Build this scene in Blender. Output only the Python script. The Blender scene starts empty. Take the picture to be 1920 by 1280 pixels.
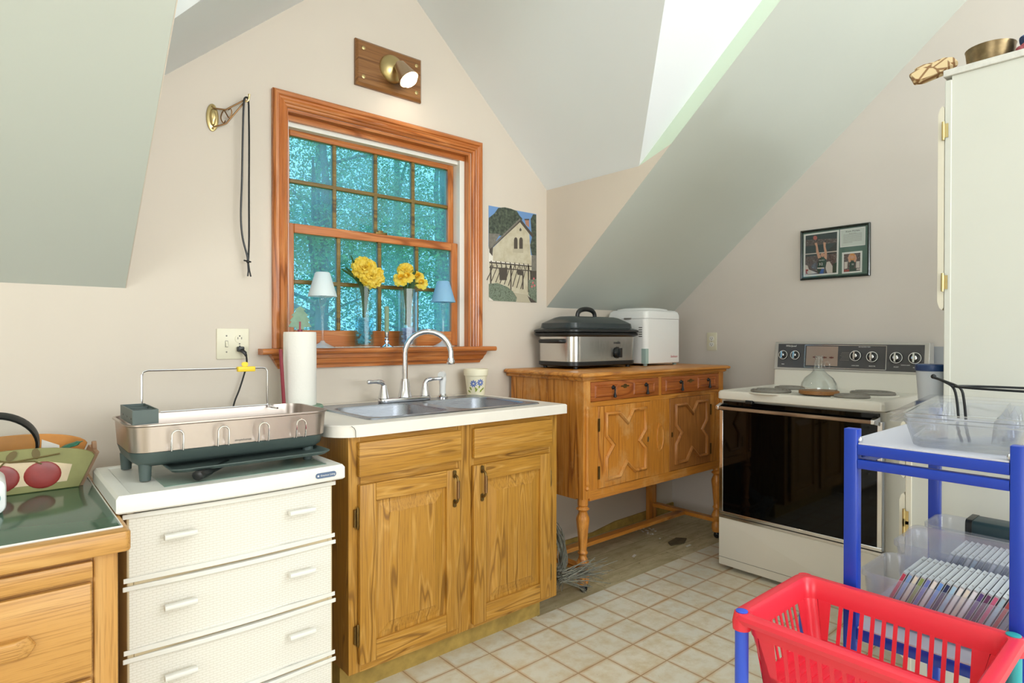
import bpy, bmesh, math, random
from mathutils import Vector, Matrix, Euler

C = bpy.context.scene.collection
SC = bpy.context.scene
R = math.radians
PI = math.pi

# ------------------------------------------------------------------ camera
def make_camera():
    yaw, pitch, roll = 0.7121, -0.00663, 0.00077
    cy, sy, cp, sp = math.cos(yaw), math.sin(yaw), math.cos(pitch), math.sin(pitch)
    f = Vector((sy*cp, cy*cp, sp)); r = Vector((cy, -sy, 0)); u = r.cross(f)
    r2 = math.cos(roll)*r + math.sin(roll)*u
    u2 = -math.sin(roll)*r + math.cos(roll)*u
    cam = bpy.data.objects.new('camera', bpy.data.cameras.new('camera'))
    C.objects.link(cam)
    m = Matrix(((r2.x, u2.x, -f.x, 0), (r2.y, u2.y, -f.y, 0), (r2.z, u2.z, -f.z, 1.1707), (0, 0, 0, 1)))
    cam.matrix_world = m
    cam.data.sensor_width = 36.0
    cam.data.lens = 1136.7/1920*36
    cam.data.clip_start = 0.02
    SC.camera = cam
make_camera()

# ------------------------------------------------------------------ world, sun, area lights, exposure
SC.view_settings.view_transform = 'Standard'
SC.view_settings.look = 'None'
SC.view_settings.gamma = 1.0
SC.view_settings.use_curve_mapping = False
SC.view_settings.exposure = 0.32
SC.cycles.use_denoising = True
SC.cycles.max_bounces = 10
SC.cycles.transparent_max_bounces = 24
SC.cycles.diffuse_bounces = 5
SC.cycles.glossy_bounces = 4
SC.cycles.transmission_bounces = 6
SC.cycles.caustics_reflective = False
SC.cycles.caustics_refractive = False
SC.cycles.sample_clamp_indirect = 6.0

w = bpy.data.worlds.new('sky'); SC.world = w; w.use_nodes = True
w.node_tree.nodes['Background'].inputs[0].default_value = (1.0, 1.0, 0.94, 1)
w.node_tree.nodes['Background'].inputs[1].default_value = 1.9

def light(name, kind, loc, direction, energy, color, **kw):
    d = bpy.data.lights.new(name, kind); d.energy = energy; d.color = color
    for k, v in kw.items(): setattr(d, k, v)
    o = bpy.data.objects.new(name, d); C.objects.link(o); o.location = loc
    o.rotation_euler = Vector(direction).to_track_quat('-Z', 'Y').to_euler()
    return o
light('sun', 'SUN', (0, 0, 12), (0.55, 0.22, -0.8), 7.0, (1.0, 0.95, 0.84), angle=R(0.6))
L_REAR = light('rear_fill_light', 'AREA', (1.3, -5.92, 1.72), (0.03, 1, 0.03), 134, (0.89, 0.955, 1.0), shape='RECTANGLE', size=3.8, size_y=1.5)  # area light added behind the viewer to fill the room
L_SIDE = light('side_fill_light', 'AREA', (-3.52, -1.2, 1.65), (1, 0.1, 0.03), 48, (0.92, 0.965, 1.0), shape='RECTANGLE', size=2.6, size_y=1.5)  # area light added left of view as side fill

# ------------------------------------------------------------------ materials
def lin(c):
    if isinstance(c, str):
        c = c.lstrip('#'); c = [int(c[i:i+2], 16)/255 for i in (0, 2, 4)]
    return tuple(x/12.92 if x <= 0.04045 else ((x+0.055)/1.055)**2.4 for x in c) + (1.0,)
class NT:
    def __init__(s, name):
        s.m = bpy.data.materials.new(name); s.m.use_nodes = True
        s.t = s.m.node_tree; s.t.nodes.clear()
        s.out = s.n('ShaderNodeOutputMaterial')
    def n(s, typ, **kw):
        x = s.t.nodes.new(typ)
        for k, v in kw.items(): setattr(x, k, v)
        return x
    def l(s, a, b): s.t.links.new(a, b)
    def coords(s, scale=(1, 1, 1), rot=(0, 0, 0), loc=(0, 0, 0), kind='Object'):
        tc = s.n('ShaderNodeTexCoord'); mp = s.n('ShaderNodeMapping')
        mp.inputs['Scale'].default_value = scale; mp.inputs['Rotation'].default_value = rot; mp.inputs['Location'].default_value = loc
        s.l(tc.outputs[kind], mp.inputs[0]); return mp.outputs[0]
    def noise(s, vec, scale, detail=4, rough=0.55, dist=0):
        x = s.n('ShaderNodeTexNoise'); x.inputs['Scale'].default_value = scale; x.inputs['Detail'].default_value = detail
        x.inputs['Roughness'].default_value = rough; x.inputs['Distortion'].default_value = dist
        if vec is not None: s.l(vec, x.inputs['Vector'])
        return x.outputs['Fac']
    def ramp(s, fac, stops, interp='LINEAR'):
        x = s.n('ShaderNodeValToRGB'); x.color_ramp.interpolation = interp
        e = x.color_ramp.elements
        while len(e) < len(stops): e.new(0.5)
        for i, (p, c) in enumerate(stops): e[i].position = p; e[i].color = c if len(c) == 4 else lin(c)
        s.l(fac, x.inputs[0]); return x.outputs[0]
    def mix(s, fac, a, b, mode='MIX'):
        x = s.n('ShaderNodeMix', data_type='RGBA', blend_type=mode)
        for sock, v in ((x.inputs[0], fac), (x.inputs[6], a), (x.inputs[7], b)):
            if hasattr(v, 'is_linked'): s.l(v, sock)
            else: sock.default_value = v
        return x.outputs[2]
    def bump(s, h, strength=0.3, dist=0.01):
        x = s.n('ShaderNodeBump'); x.inputs['Strength'].default_value = strength; x.inputs['Distance'].default_value = dist
        s.l(h, x.inputs['Height']); return x.outputs[0]
    def pbsdf(s, color, rough=0.5, metal=0.0, normal=None, **kw):
        x = s.n('ShaderNodeBsdfPrincipled')
        for sock, v in (('Base Color', color), ('Roughness', rough), ('Metallic', metal)):
            if hasattr(v, 'is_linked'): s.l(v, x.inputs[sock])
            else: x.inputs[sock].default_value = v
        if normal is not None: s.l(normal, x.inputs['Normal'])
        for k, v in kw.items(): x.inputs[k.replace('_', ' ')].default_value = v
        return x.outputs[0]
    def facing(s, base, top, power):
        lw = s.n('ShaderNodeLayerWeight'); lw.inputs[0].default_value = 0.5
        p = s.n('ShaderNodeMath', operation='POWER'); p.inputs[1].default_value = power; s.l(lw.outputs['Facing'], p.inputs[0])
        a = s.n('ShaderNodeMath', operation='MULTIPLY_ADD'); a.inputs[1].default_value = top; a.inputs[2].default_value = base; s.l(p.outputs[0], a.inputs[0])
        return a.outputs[0]
    def end(s, sh): s.l(sh, s.out.inputs[0]); return s.m

def plain(name, c, rough=0.5, metal=0.0, var=0.0, vs=8, bump=0.0, bs=60, **kw):
    t = NT(name); base = lin(c)
    col = base; nrm = None
    if var:
        f = t.noise(t.coords(), vs)
        dk = tuple(x*(1-var) for x in base[:3]) + (1,); lt = tuple(min(1, x*(1+var)) for x in base[:3]) + (1,)
        col = t.ramp(f, [(0.3, dk), (0.7, lt)])
    if bump: nrm = t.bump(t.noise(t.coords(), bs), bump, 0.004)
    return t.end(t.pbsdf(col, rough, metal, nrm, **kw))

def wood(name, dark, mid, light_, axis='Z', ring=9.0, rough=0.42, fine=1.0, wear=None):
    """grain runs along axis: broad cathedral bands and fine pores stretched along it"""
    t = NT(name)
    st = {'X': (0.10, 1, 1), 'Y': (1, 0.10, 1), 'Z': (1, 1, 0.10)}[axis]
    st2 = {'X': (0.02, 1, 1), 'Y': (1, 0.02, 1), 'Z': (1, 1, 0.02)}[axis]
    v = t.coords(st); v2 = t.coords(st2)
    warp = t.noise(v, 6, 3)
    band = t.n('ShaderNodeMath', operation='SINE')
    mul = t.n('ShaderNodeMath', operation='MULTIPLY'); mul.inputs[1].default_value = ring*6.3
    t.l(warp, mul.inputs[0]); t.l(mul.outputs[0], band.inputs[0])
    pores = t.noise(v2, 260*fine, 3, 0.7)
    c1 = t.ramp(band.outputs[0], [(0.0, mid), (0.55, light_), (0.93, mid), (1.0, dark)])
    tone = t.noise(t.coords(st), 2.2, 2)
    c2 = t.mix(t.ramp(tone, [(0.35, (0, 0, 0, 1)), (0.7, (0.55, 0.55, 0.55, 1))]), c1, lin(mid))
    pf = t.ramp(pores, [(0.38, (0.55, 0.55, 0.55, 1)), (0.52, (0, 0, 0, 1))])
    c3 = t.mix(pf, c2, lin(dark))
    if wear:
        wf = t.noise(t.coords(), 5, 6, 0.7)
        c3 = t.mix(t.ramp(wf, [(0.52, (0, 0, 0, 1)), (0.68, (0.6, 0.6, 0.6, 1))]), c3, lin(wear))
    nrm = t.bump(pores, 0.12, 0.002)
    return t.end(t.pbsdf(c3, rough, 0, nrm))

def clear(name, tint=(0.97, 0.98, 0.99), haze=0.06, hazecol=(0.85, 0.88, 0.95), gloss=0.7, rough=0.05, edge=1.35):
    """thin clear plastic or glass: tinted see-through, a little cloudiness, angle dependent shine"""
    t = NT(name)
    tr = t.n('ShaderNodeBsdfTransparent'); tr.inputs[0].default_value = tuple(tint) + (1,)
    df = t.n('ShaderNodeBsdfDiffuse'); df.inputs[0].default_value = tuple(hazecol) + (1,)
    tl = t.n('ShaderNodeBsdfTranslucent'); tl.inputs[0].default_value = tuple(hazecol) + (1,)
    hz = t.n('ShaderNodeMixShader'); hz.inputs[0].default_value = 0.4; t.l(df.outputs[0], hz.inputs[1]); t.l(tl.outputs[0], hz.inputs[2])
    m1 = t.n('ShaderNodeMixShader'); m1.inputs[0].default_value = haze
    t.l(tr.outputs[0], m1.inputs[1]); t.l(hz.outputs[0], m1.inputs[2])
    gl = t.n('ShaderNodeBsdfGlossy'); gl.inputs['Roughness'].default_value = rough
    mu = t.facing(0.035*gloss, 0.75*gloss, 4.0 if edge < 1.4 else 3.0)
    m2 = t.n('ShaderNodeMixShader'); t.l(mu, m2.inputs[0]); t.l(m1.outputs[0], m2.inputs[1]); t.l(gl.outputs[0], m2.inputs[2])
    return t.end(m2.outputs[0])

def translucent(name, c, c2=None, fac=0.45, rough=0.6, vs=6):
    t = NT(name)
    col = t.ramp(t.noise(t.coords(), vs), [(0.3, c), (0.7, c2 or c)])
    a = t.pbsdf(col, rough); b = t.n('ShaderNodeBsdfTranslucent'); t.l(col, b.inputs[0])
    m = t.n('ShaderNodeMixShader'); m.inputs[0].default_value = fac
    t.l(a, m.inputs[1]); t.l(b.outputs[0], m.inputs[2]); return t.end(m.outputs[0])

def emit(name, c, s):
    t = NT(name); e = t.n('ShaderNodeEmission'); e.inputs[0].default_value = lin(c); e.inputs[1].default_value = s
    return t.end(e.outputs[0])

def tile_floor():
    t = NT('tile_linoleum')
    v = t.coords((1, 1, 1), (0, 0, 0), (-2.315+0.1524*40, -1.5964+0.1524*40, 0))
    br = t.n('ShaderNodeTexBrick'); br.offset = 0.0; br.squash = 1.0
    br.inputs['Scale'].default_value = 1.0; br.inputs['Brick Width'].default_value = 0.1524; br.inputs['Row Height'].default_value = 0.1524
    br.inputs['Mortar Size'].default_value = 0.0022; br.inputs['Mortar Smooth'].default_value = 0.3; br.inputs['Bias'].default_value = 0.0
    br.inputs['Color1'].default_value = (0, 0, 0, 1); br.inputs['Color2'].default_value = (1, 1, 1, 1)
    t.l(v, br.inputs['Vector'])
    br2 = t.n('ShaderNodeTexBrick'); br2.offset = 0.0; br2.squash = 1.0
    for k, x in (('Scale', 1.0), ('Brick Width', 0.1524), ('Row Height', 0.1524), ('Mortar Size', 0.016), ('Mortar Smooth', 1.0)): br2.inputs[k].default_value = x
    t.l(v, br2.inputs['Vector'])
    base = t.mix(br.outputs['Color'], lin('#e4decb'), lin('#dbdbce'))
    mott = t.noise(t.coords(), 14, 6, 0.65)
    base = t.mix(t.ramp(mott, [(0.42, (0, 0, 0, 1)), (0.68, (0.75, 0.75, 0.75, 1))]), base, lin('#d0c09c'))
    edge = t.n('ShaderNodeMath', operation='MULTIPLY'); t.l(br2.outputs['Fac'], edge.inputs[0]); t.l(t.ramp(t.noise(t.coords(), 9, 4), [(0.3, (0.25, 0.25, 0.25, 1)), (0.7, (1, 1, 1, 1))]), edge.inputs[1])
    base = t.mix(edge.outputs[0], base, lin('#c8a678'))
    base = t.mix(br.outputs['Fac'], base, lin('#a98a66'))
    sp = t.noise(t.coords(), 110, 2, 0.5)
    base = t.mix(t.ramp(sp, [(0.735, (0, 0, 0, 1)), (0.76, (0.6, 0.6, 0.6, 1))]), base, lin('#7a6a50'))
    return t.end(t.pbsdf(base, 0.42, 0, t.bump(br.outputs['Fac'], -0.25, 0.002)))

def subfloor():
    t = NT('bare_subfloor')
    v = t.coords((1, 1, 1), (0, 0, 0), (10.0, 10.0, 0))
    br = t.n('ShaderNodeTexBrick'); br.offset = 0.35
    for k, x in (('Scale', 1.0), ('Brick Width', 0.62), ('Row Height', 0.19), ('Mortar Size', 0.0012)): br.inputs[k].default_value = x
    br.inputs['Color1'].default_value = lin('#c9bc98'); br.inputs['Color2'].default_value = lin('#b8ab86'); br.inputs['Mortar'].default_value = lin('#6b5a3a')
    t.l(v, br.inputs['Vector'])
    a = t.noise(t.coords((1.2, 4, 1)), 6, 6, 0.65)
    c = t.mix(t.ramp(a, [(0.4, (0, 0, 0, 1)), (0.72, (0.7, 0.7, 0.7, 1))]), br.outputs[0], lin('#8d7d54'))
    s = t.noise(t.coords((1, 2, 1)), 42, 3, 0.5)
    c = t.mix(t.ramp(s, [(0.68, (0, 0, 0, 1)), (0.72, (0.9, 0.9, 0.9, 1))]), c, lin('#3c3426'))
    return t.end(t.pbsdf(c, 0.75))

def wicker():
    t = NT('white_wicker_plastic')
    v = t.coords((1, 1, 1), (R(90), 0, 0))
    br = t.n('ShaderNodeTexBrick'); br.offset = 0.5
    for k, x in (('Scale', 1.0), ('Brick Width', 0.017), ('Row Height', 0.0065), ('Mortar Size', 0.0011), ('Mortar Smooth', 0.6)): br.inputs[k].default_value = x
    t.l(v, br.inputs['Vector'])
    nrm = t.bump(br.outputs['Fac'], -0.55, 0.002)
    c = t.mix(br.outputs['Fac'], lin('#e5e2d9'), lin('#d6d2c6'))
    return t.end(t.pbsdf(c, 0.45, 0, nrm))

def steel(name, c='#c9c8c6', rough=0.28, axis='X', streak=0.08):
    t = NT(name)
    st = {'X': (1, 60, 60), 'Y': (60, 1, 60), 'Z': (60, 60, 1)}[axis]
    n = t.noise(t.coords(st), 9, 2)
    r = t.ramp(n, [(0.3, (rough-streak,)*3 + (1,)), (0.7, (rough+streak,)*3 + (1,))])
    return t.end(t.pbsdf(lin(c), r, 1.0))

def window_glass():
    t = NT('window_glass')
    tr = t.n('ShaderNodeBsdfTransparent'); tr.inputs[0].default_value = (0.44, 0.74, 0.92, 1)
    hz = t.n('ShaderNodeBsdfTranslucent'); hz.inputs[0].default_value = (0.30, 0.66, 0.95, 1)
    n = t.noise(t.coords((1, 1, 0.5)), 5, 6, 0.65)
    f = t.ramp(n, [(0.35, (0.08,)*3 + (1,)), (0.75, (0.28,)*3 + (1,))])
    m1 = t.n('ShaderNodeMixShader'); t.l(f, m1.inputs[0]); t.l(tr.outputs[0], m1.inputs[1]); t.l(hz.outputs[0], m1.inputs[2])
    gl = t.n('ShaderNodeBsdfGlossy'); gl.inputs['Roughness'].default_value = 0.03
    m2 = t.n('ShaderNodeMixShader'); t.l(t.facing(0.03, 0.7, 4.0), m2.inputs[0]); t.l(m1.outputs[0], m2.inputs[1]); t.l(gl.outputs[0], m2.inputs[2])
    return t.end(m2.outputs[0])

M = {}
M['wall'] = plain('beige_wall_paint', '#d4cabc', 0.6, var=0.03, vs=1.5)
M['wallr'] = plain('beige_wall_in_cool_light', '#d2cbc3', 0.6, var=0.03, vs=1.5)  # same beige paint, its colour greyed for bluish window light
M['slope'] = plain('grey_green_slope_paint', '#c4cac2', 0.55, var=0.02, vs=1.2)
M['white'] = plain('white_ceiling_paint', '#eaf0f4', 0.65, var=0.015, vs=1.0)
M['mint'] = plain('mint_trim', '#d3e4d0', 0.55)
M['tile'] = tile_floor(); M['sub'] = subfloor()
M['wick'] = wicker()
M['muntin'] = wood('muntin_backlit_shade', '#4e3c12', '#7a6224', '#8d7434', 'X', 4, 0.35)  # olive-brown tone paints backlit shade into the muntin wood
for a in 'XYZ':
    M['fir'+a] = wood('window_fir_'+a, '#8a4a1e', '#bb7038', '#cf8a50', a, 4, 0.22)
    M['oak'+a] = wood('golden_oak_'+a, '#80561c', '#b5822f', '#c8984a', a, 9, 0.4)
    M['pine'+a] = wood('antique_oak_'+a, '#8f5320', '#c6812f', '#d6974a', a, 4, 0.38, wear='#d3a468')
    M['desk'+a] = wood('desk_oak_'+a, '#8e5e22', '#c4924e', '#cfa160', a, 3.5, 0.36)
M['redwood'] = wood('drawer_mahogany', '#7a3812', '#a35a24', '#b46c30', 'X', 6, 0.38)
M['toe'] = plain('worn_toe_kick', '#a88c45', 0.7, var=0.25, vs=18)
M['lam'] = plain('white_laminate', '#e9e4da', 0.35, var=0.02, vs=12)
M['lamedge'] = plain('cream_laminate_edge', '#dbd5bd', 0.4)
M['sink'] = steel('sink_steel', '#a6abb6', 0.3, 'X', 0.05)
M['chrome'] = plain('chrome', '#dcdde0', 0.12, 1.0)
M['brass'] = plain('brass', '#cdba85', 0.34, 1.0, var=0.1)
M['bronze'] = plain('aged_brass_wire', '#8a6a48', 0.4, 0.9)
M['dkbrass'] = plain('antique_brass', '#7a6238', 0.4, 0.9, var=0.2, vs=60)
M['black'] = plain('black_plastic', '#16191a', 0.35)
M['blackiron'] = plain('black_iron', '#1d2022', 0.4, 0.4)
M['dkgreen'] = plain('charcoal_plastic', '#4b5956', 0.45)
M['sspl'] = steel('brushed_steel_x', '#b9aea5', 0.34, 'X', 0.04)
M['wpl'] = plain('white_plastic', '#e4e3dc', 0.4)
M['wpl2'] = plain('bright_white_plastic', '#eef0ef', 0.35)
M['cream'] = plain('cream_plastic', '#e6dfc2', 0.4)
M['almond'] = plain('almond_enamel', '#dedbd0', 0.28, var=0.01, vs=3)
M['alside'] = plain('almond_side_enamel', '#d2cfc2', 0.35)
M['cab'] = plain('white_cabinet_paint', '#d0d2c9', 0.45, var=0.02, vs=2)
M['cabedge'] = plain('cream_cabinet_paint', '#dbd6c4', 0.45)
M['bglass'] = plain('black_oven_glass', '#040506', 0.04, 0, Specular_IOR_Level=0.25)
M['panel'] = plain('charcoal_panel', '#4a4a4c', 0.25)
M['burn'] = plain('grey_burner_coil', '#85827a', 0.45, 0.2)
M['blue'] = plain('blue_powder_coat', '#123cae', 0.3)
M['blue2'] = plain('blue_tube', '#3456cf', 0.4)
M['red'] = plain('red_plastic', '#e23142', 0.3)
M['tray'] = plain('grey_white_board', '#ccced8', 0.45)
M['clearp'] = clear('clear_plastic', (0.955, 0.965, 0.985), 0.045, (0.9, 0.91, 0.98), 1.15, 0.06, 1.45)
M['bin'] = clear('milky_plastic', (0.94, 0.95, 0.985), 0.13, (0.86, 0.89, 0.98), 0.85, 0.1, 1.45)
M['glass'] = clear('clear_glass', (0.96, 0.98, 0.98), 0.02, (0.9, 0.95, 0.95), 1.0, 0.03, 1.5)
M['vase'] = clear('vase_glass', (0.93, 0.985, 0.99), 0.012, (0.8, 0.95, 1.0), 0.55, 0.03, 1.35)
M['glassrefl'] = clear('glass_white_reflection', (0.95, 0.97, 0.98), 0.55, (0.95, 0.98, 1.0), 0.8, 0.1, 1.45)  # white haze paints the reflection on the clear lamp bases
M['cdcase'] = plain('jewel_case_plastic', '#b4babd', 0.18)
M['wglass'] = window_glass()
M['yellow'] = plain('yellow_plastic', '#f2cf2e', 0.45)
M['paper'] = plain('paper_towel', '#eeece4', 0.85, bump=0.2, bs=90)
M['green'] = plain('painted_sage_wood', '#7d9c86', 0.6, var=0.18, vs=30)
M['dowel'] = plain('dark_red_wood', '#8c2f3a', 0.4)
M['shade'] = translucent('pale_blue_shade', '#f2fbfd', '#e6f6fb', 0.35)
M['shade2'] = translucent('sky_lit_blue_shade', '#a5d6f2', '#9bcdf0', 0.4)  # blue stands in for sky light passing through the shade
M['candle'] = translucent('sage_candle_wax', '#8fa88a', '#9db597', 0.25)
M['leaf'] = translucent('silk_leaf', '#26481c', '#35602a', 0.25)
M['petal'] = translucent('yellow_petal', '#f2d02a', '#faeb7a', 0.35, vs=55)
M['petal2'] = translucent('golden_petal', '#e8b416', '#f2c92c', 0.35, vs=40)
M['gem'] = clear('blue_glass_gems', (0.55, 0.90, 0.94), 0.40, (0.36, 0.80, 0.90), 0.6, 0.05, 1.45)
M['gem2'] = clear('lilac_glass_gems', (0.80, 0.86, 0.98), 0.40, (0.68, 0.76, 0.98), 0.6, 0.05, 1.45)
M['oat'] = plain('olive_basket_paint', '#8f8d57', 0.55, var=0.12, vs=14)
M['orangew'] = plain('orange_basket_wood', '#cf8a3c', 0.5, var=0.12, vs=10)
M['greentop'] = plain('dark_green_desk_pad', '#3b5c49', 0.12, var=0.12, vs=3)
M['twig'] = plain('grey_twig', '#77766a', 0.8, var=0.3, vs=50)
M['trunk'] = plain('tree_bark', '#4a4436', 0.9, var=0.2, vs=8)
M['foliage'] = translucent('tree_leaves', '#34603a', '#78a25a', 0.5, vs=1.2)
M['lawn'] = plain('grass_ground', '#5f8a48', 0.9, var=0.25, vs=2)
M['ivory'] = plain('ivory_switch', '#dfdac2', 0.35)
M['ink'] = plain('black_print', '#1c1c1c', 0.6)
M['inkw'] = plain('white_print', '#e8e8e4', 0.5)
M['inkr'] = plain('red_print', '#b8323c', 0.5)
M['inkg'] = plain('grey_print', '#77746e', 0.5)

# ------------------------------------------------------------------ geometry helpers
def rrect(x0, y0, x1, y1, r, n=5):
    """ring of 2D points of a rectangle with rounded corners, counter-clockwise"""
    rs = r if isinstance(r, (list, tuple)) else (r, r, r, r)      # corners: x0y0, x1y0, x1y1, x0y1
    out = []
    for (cx, cy, a, q) in ((x0, y0, 180, rs[0]), (x1, y0, 270, rs[1]), (x1, y1, 0, rs[2]), (x0, y1, 90, rs[3])):
        sx = 1 if cx == x0 else -1; sy = 1 if cy == y0 else -1
        for i in range(n+1):
            t = R(a + 90*i/n)
            out.append((cx+sx*q+q*math.cos(t), cy+sy*q+q*math.sin(t)))
    return out

class MB:
    def __init__(s): s.v = []; s.f = []; s.mi = []
    def add(s, vs, fs, m=0):
        b = len(s.v); s.v += [Vector(p) for p in vs]
        for f in fs: s.f.append([b+i for i in f]); s.mi.append(m)
        return s
    def box(s, x0, y0, z0, x1, y1, z1, m=0):
        return s.add([(x0,y0,z0),(x1,y0,z0),(x1,y1,z0),(x0,y1,z0),(x0,y0,z1),(x1,y0,z1),(x1,y1,z1),(x0,y1,z1)],
                     [(0,3,2,1),(4,5,6,7),(0,1,5,4),(1,2,6,5),(2,3,7,6),(3,0,4,7)], m)
    def loft(s, rings, m=0, cap0=True, cap1=True, closed=False):
        n = len(rings[0]); vs = [p for r in rings for p in r]; fs = []
        k = len(rings)
        for i in range(k if closed else k-1):
            a, b = i*n, ((i+1) % k)*n
            for j in range(n): fs.append((a+j, a+(j+1) % n, b+(j+1) % n, b+j))
        if not closed:
            if cap0: fs.append(tuple(range(n))[::-1])
            if cap1: fs.append(tuple(range((k-1)*n, k*n)))
        return s.add(vs, fs, m)
    def prism(s, poly, axis, a, b, m=0):
        f = {'X': lambda p, t: (t, p[0], p[1]), 'Y': lambda p, t: (p[0], t, p[1]), 'Z': lambda p, t: (p[0], p[1], t)}[axis]
        return s.loft([[f(p, a) for p in poly], [f(p, b) for p in poly]], m)
    def rbox(s, x0, y0, z0, x1, y1, z1, r=0.01, m=0, n=4, e=0.0, axis='Z'):
        """box with rounded corners about axis and eased end edges e"""
        f = {'Z': lambda p, t: (p[0], p[1], t), 'Y': lambda p, t: (p[0], t, p[1]), 'X': lambda p, t: (t, p[0], p[1])}[axis]
        lo = {'Z': (x0, y0, x1, y1, z0, z1), 'Y': (x0, z0, x1, z1, y0, y1), 'X': (y0, z0, y1, z1, x0, x1)}[axis]
        a0, b0, a1, b1, t0, t1 = lo
        def ring(i, t): return [f(p, t) for p in rrect(a0+i, b0+i, a1-i, b1-i, max(r-i, 0.0005), n)]
        rings = []
        if e: rings += [ring(e, t0), ring(e*0.3, t0+e*0.3), ring(0, t0+e), ring(0, t1-e), ring(e*0.3, t1-e*0.3), ring(e, t1)]
        else: rings = [ring(0, t0), ring(0, t1)]
        return s.loft(rings, m)
    def lathe(s, prof, c=(0, 0, 0), seg=24, m=0, axis='Z', cap=True):
        rings = []
        for r, z in prof:
            ring = []
            for i in range(seg):
                t = 2*PI*i/seg; a, b = max(r, 1e-5)*math.cos(t), max(r, 1e-5)*math.sin(t)
                p = {'Z': (a, b, z), 'Y': (a, z, -b), 'X': (z, a, b)}[axis]
                ring.append((p[0]+c[0], p[1]+c[1], p[2]+c[2]))
            rings.append(ring)
        return s.loft(rings, m, cap, cap)
    def tube(s, path, r, seg=8, m=0, closed=False, flat=1.0):
        pts = [Vector(p) for p in path]; n = len(pts)
        rr = r if isinstance(r, (list, tuple)) else [r]*n
        rings = []; up = None
        for i, p in enumerate(pts):
            if closed: d = pts[(i+1) % n]-pts[i-1]
            else: d = pts[min(i+1, n-1)]-pts[max(i-1, 0)]
            d.normalize()
            if up is None: up = Vector((0, 0, 1)) if abs(d.z) < 0.9 else Vector((1, 0, 0))
            a = d.cross(up)
            if a.length < 1e-6: a = d.cross(Vector((0, 1, 0)))
            a.normalize(); up = a.cross(d).normalized()
            rings.append([p + rr[i]*(math.cos(2*PI*j/seg)*a + flat*math.sin(2*PI*j/seg)*up) for j in range(seg)])
        return s.loft(rings, m, True, True, closed)
    def sphere(s, c, r, seg=14, m=0, sc=(1, 1, 1)):
        rings = []
        k = max(6, seg//2)
        for i in range(k+1):
            t = PI*i/k; q = max(math.sin(t), 1e-4)
            rings.append([(c[0]+sc[0]*r*q*math.cos(2*PI*j/seg), c[1]+sc[1]*r*q*math.sin(2*PI*j/seg), c[2]-sc[2]*r*math.cos(t)) for j in range(seg)])
        return s.loft(rings, m)
    def poly(s, pts, m=0): return s.add(pts, [tuple(range(len(pts)))], m)
    def mat(s, mtx, start=0):
        for i in range(start, len(s.v)): s.v[i] = mtx @ s.v[i]
        return s

def arc(cx, cy, r, a0, a1, n=10):
    return [(cx+r*math.cos(R(a0+(a1-a0)*i/n)), cy+r*math.sin(R(a0+(a1-a0)*i/n))) for i in range(n+1)]
def smooth_path(pts, k=6):
    """Catmull-Rom through the points"""
    P = [Vector(p) for p in pts]; out = []
    for i in range(len(P)-1):
        a, b, c, d = P[max(i-1, 0)], P[i], P[i+1], P[min(i+2, len(P)-1)]
        for j in range(k):
            t = j/k
            out.append(0.5*((2*b)+(c-a)*t+(2*a-5*b+4*c-d)*t*t+(3*b-a-3*c+d)*t**3))
    return out+[P[-1]]

ORG = {}
def tag(o, label, cat, group=None, kind=None):
    o['label'] = label; o['category'] = cat
    if group: o['group'] = group
    if kind: o['kind'] = kind
    return o
def thing(name, label, cat, loc, group=None, rz=0.0):
    o = bpy.data.objects.new(name, None); C.objects.link(o)
    o.location = loc; o.rotation_euler = (0, 0, rz); o.empty_display_size = 0.05
    ORG[o] = (Matrix.Translation(Vector(loc)) @ Matrix.Rotation(rz, 4, 'Z')).inverted()
    return tag(o, label, cat, group)
def part(name, mb, mats, parent=None, bevel=0.0, seg=2, loc=None, ang=38, flat=False):
    """links mb as ONE mesh object; vertices are in world space unless the parent is None and loc is given"""
    me = bpy.data.meshes.new(name)
    inv = ORG[parent] if parent is not None else (Matrix.Translation(-Vector(loc)) if loc else Matrix.Identity(4))
    me.from_pydata([inv @ v for v in mb.v], [], mb.f)
    for m_ in (mats if isinstance(mats, (list, tuple)) else [mats]): me.materials.append(m_)
    me.polygons.foreach_set('material_index', mb.mi)
    bm = bmesh.new(); bm.from_mesh(me)
    if not flat: bmesh.ops.recalc_face_normals(bm, faces=bm.faces)
    bm.to_mesh(me); bm.free()
    if not flat:
        me.polygons.foreach_set('use_smooth', [True]*len(me.polygons)); me.set_sharp_from_angle(angle=R(ang))
    o = bpy.data.objects.new(name, me); C.objects.link(o)
    if parent is not None: o.parent = parent
    elif loc: o.location = loc
    ORG[o] = inv
    if bevel:
        b = o.modifiers.new('bevel', 'BEVEL'); b.width = bevel; b.segments = seg; b.limit_method = 'ANGLE'; b.angle_limit = R(40)
    return o
def struct(name, mb, mats, label, cat, **kw):
    return tag(part(name, mb, mats, **kw), label, cat, kind='structure')
def text(name, body, size, mtx, mat, parent, spacing=1.0, sx=1.0, align='CENTER', shear=0.0):
    cu = bpy.data.curves.new(name, 'FONT'); cu.body = body; cu.size = size; cu.align_x = align; cu.align_y = 'CENTER'
    cu.space_character = spacing; cu.extrude = 0.0002; cu.shear = shear; cu.resolution_u = 2
    t = bpy.data.objects.new(name, cu); C.objects.link(t)
    dg = bpy.context.evaluated_depsgraph_get()
    me = bpy.data.meshes.new_from_object(t.evaluated_get(dg))
    bpy.data.objects.remove(t); bpy.data.curves.remove(cu)
    inv = ORG[parent]
    me.transform(inv @ mtx @ Matrix.Diagonal((sx, 1, 1, 1)))
    me.materials.clear(); me.materials.append(mat)
    o = bpy.data.objects.new(name, me); C.objects.link(o); o.parent = parent; ORG[o] = inv
    return o
FACE_S = Matrix.Rotation(R(90), 4, 'X')                                   # readable from -Y
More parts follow.
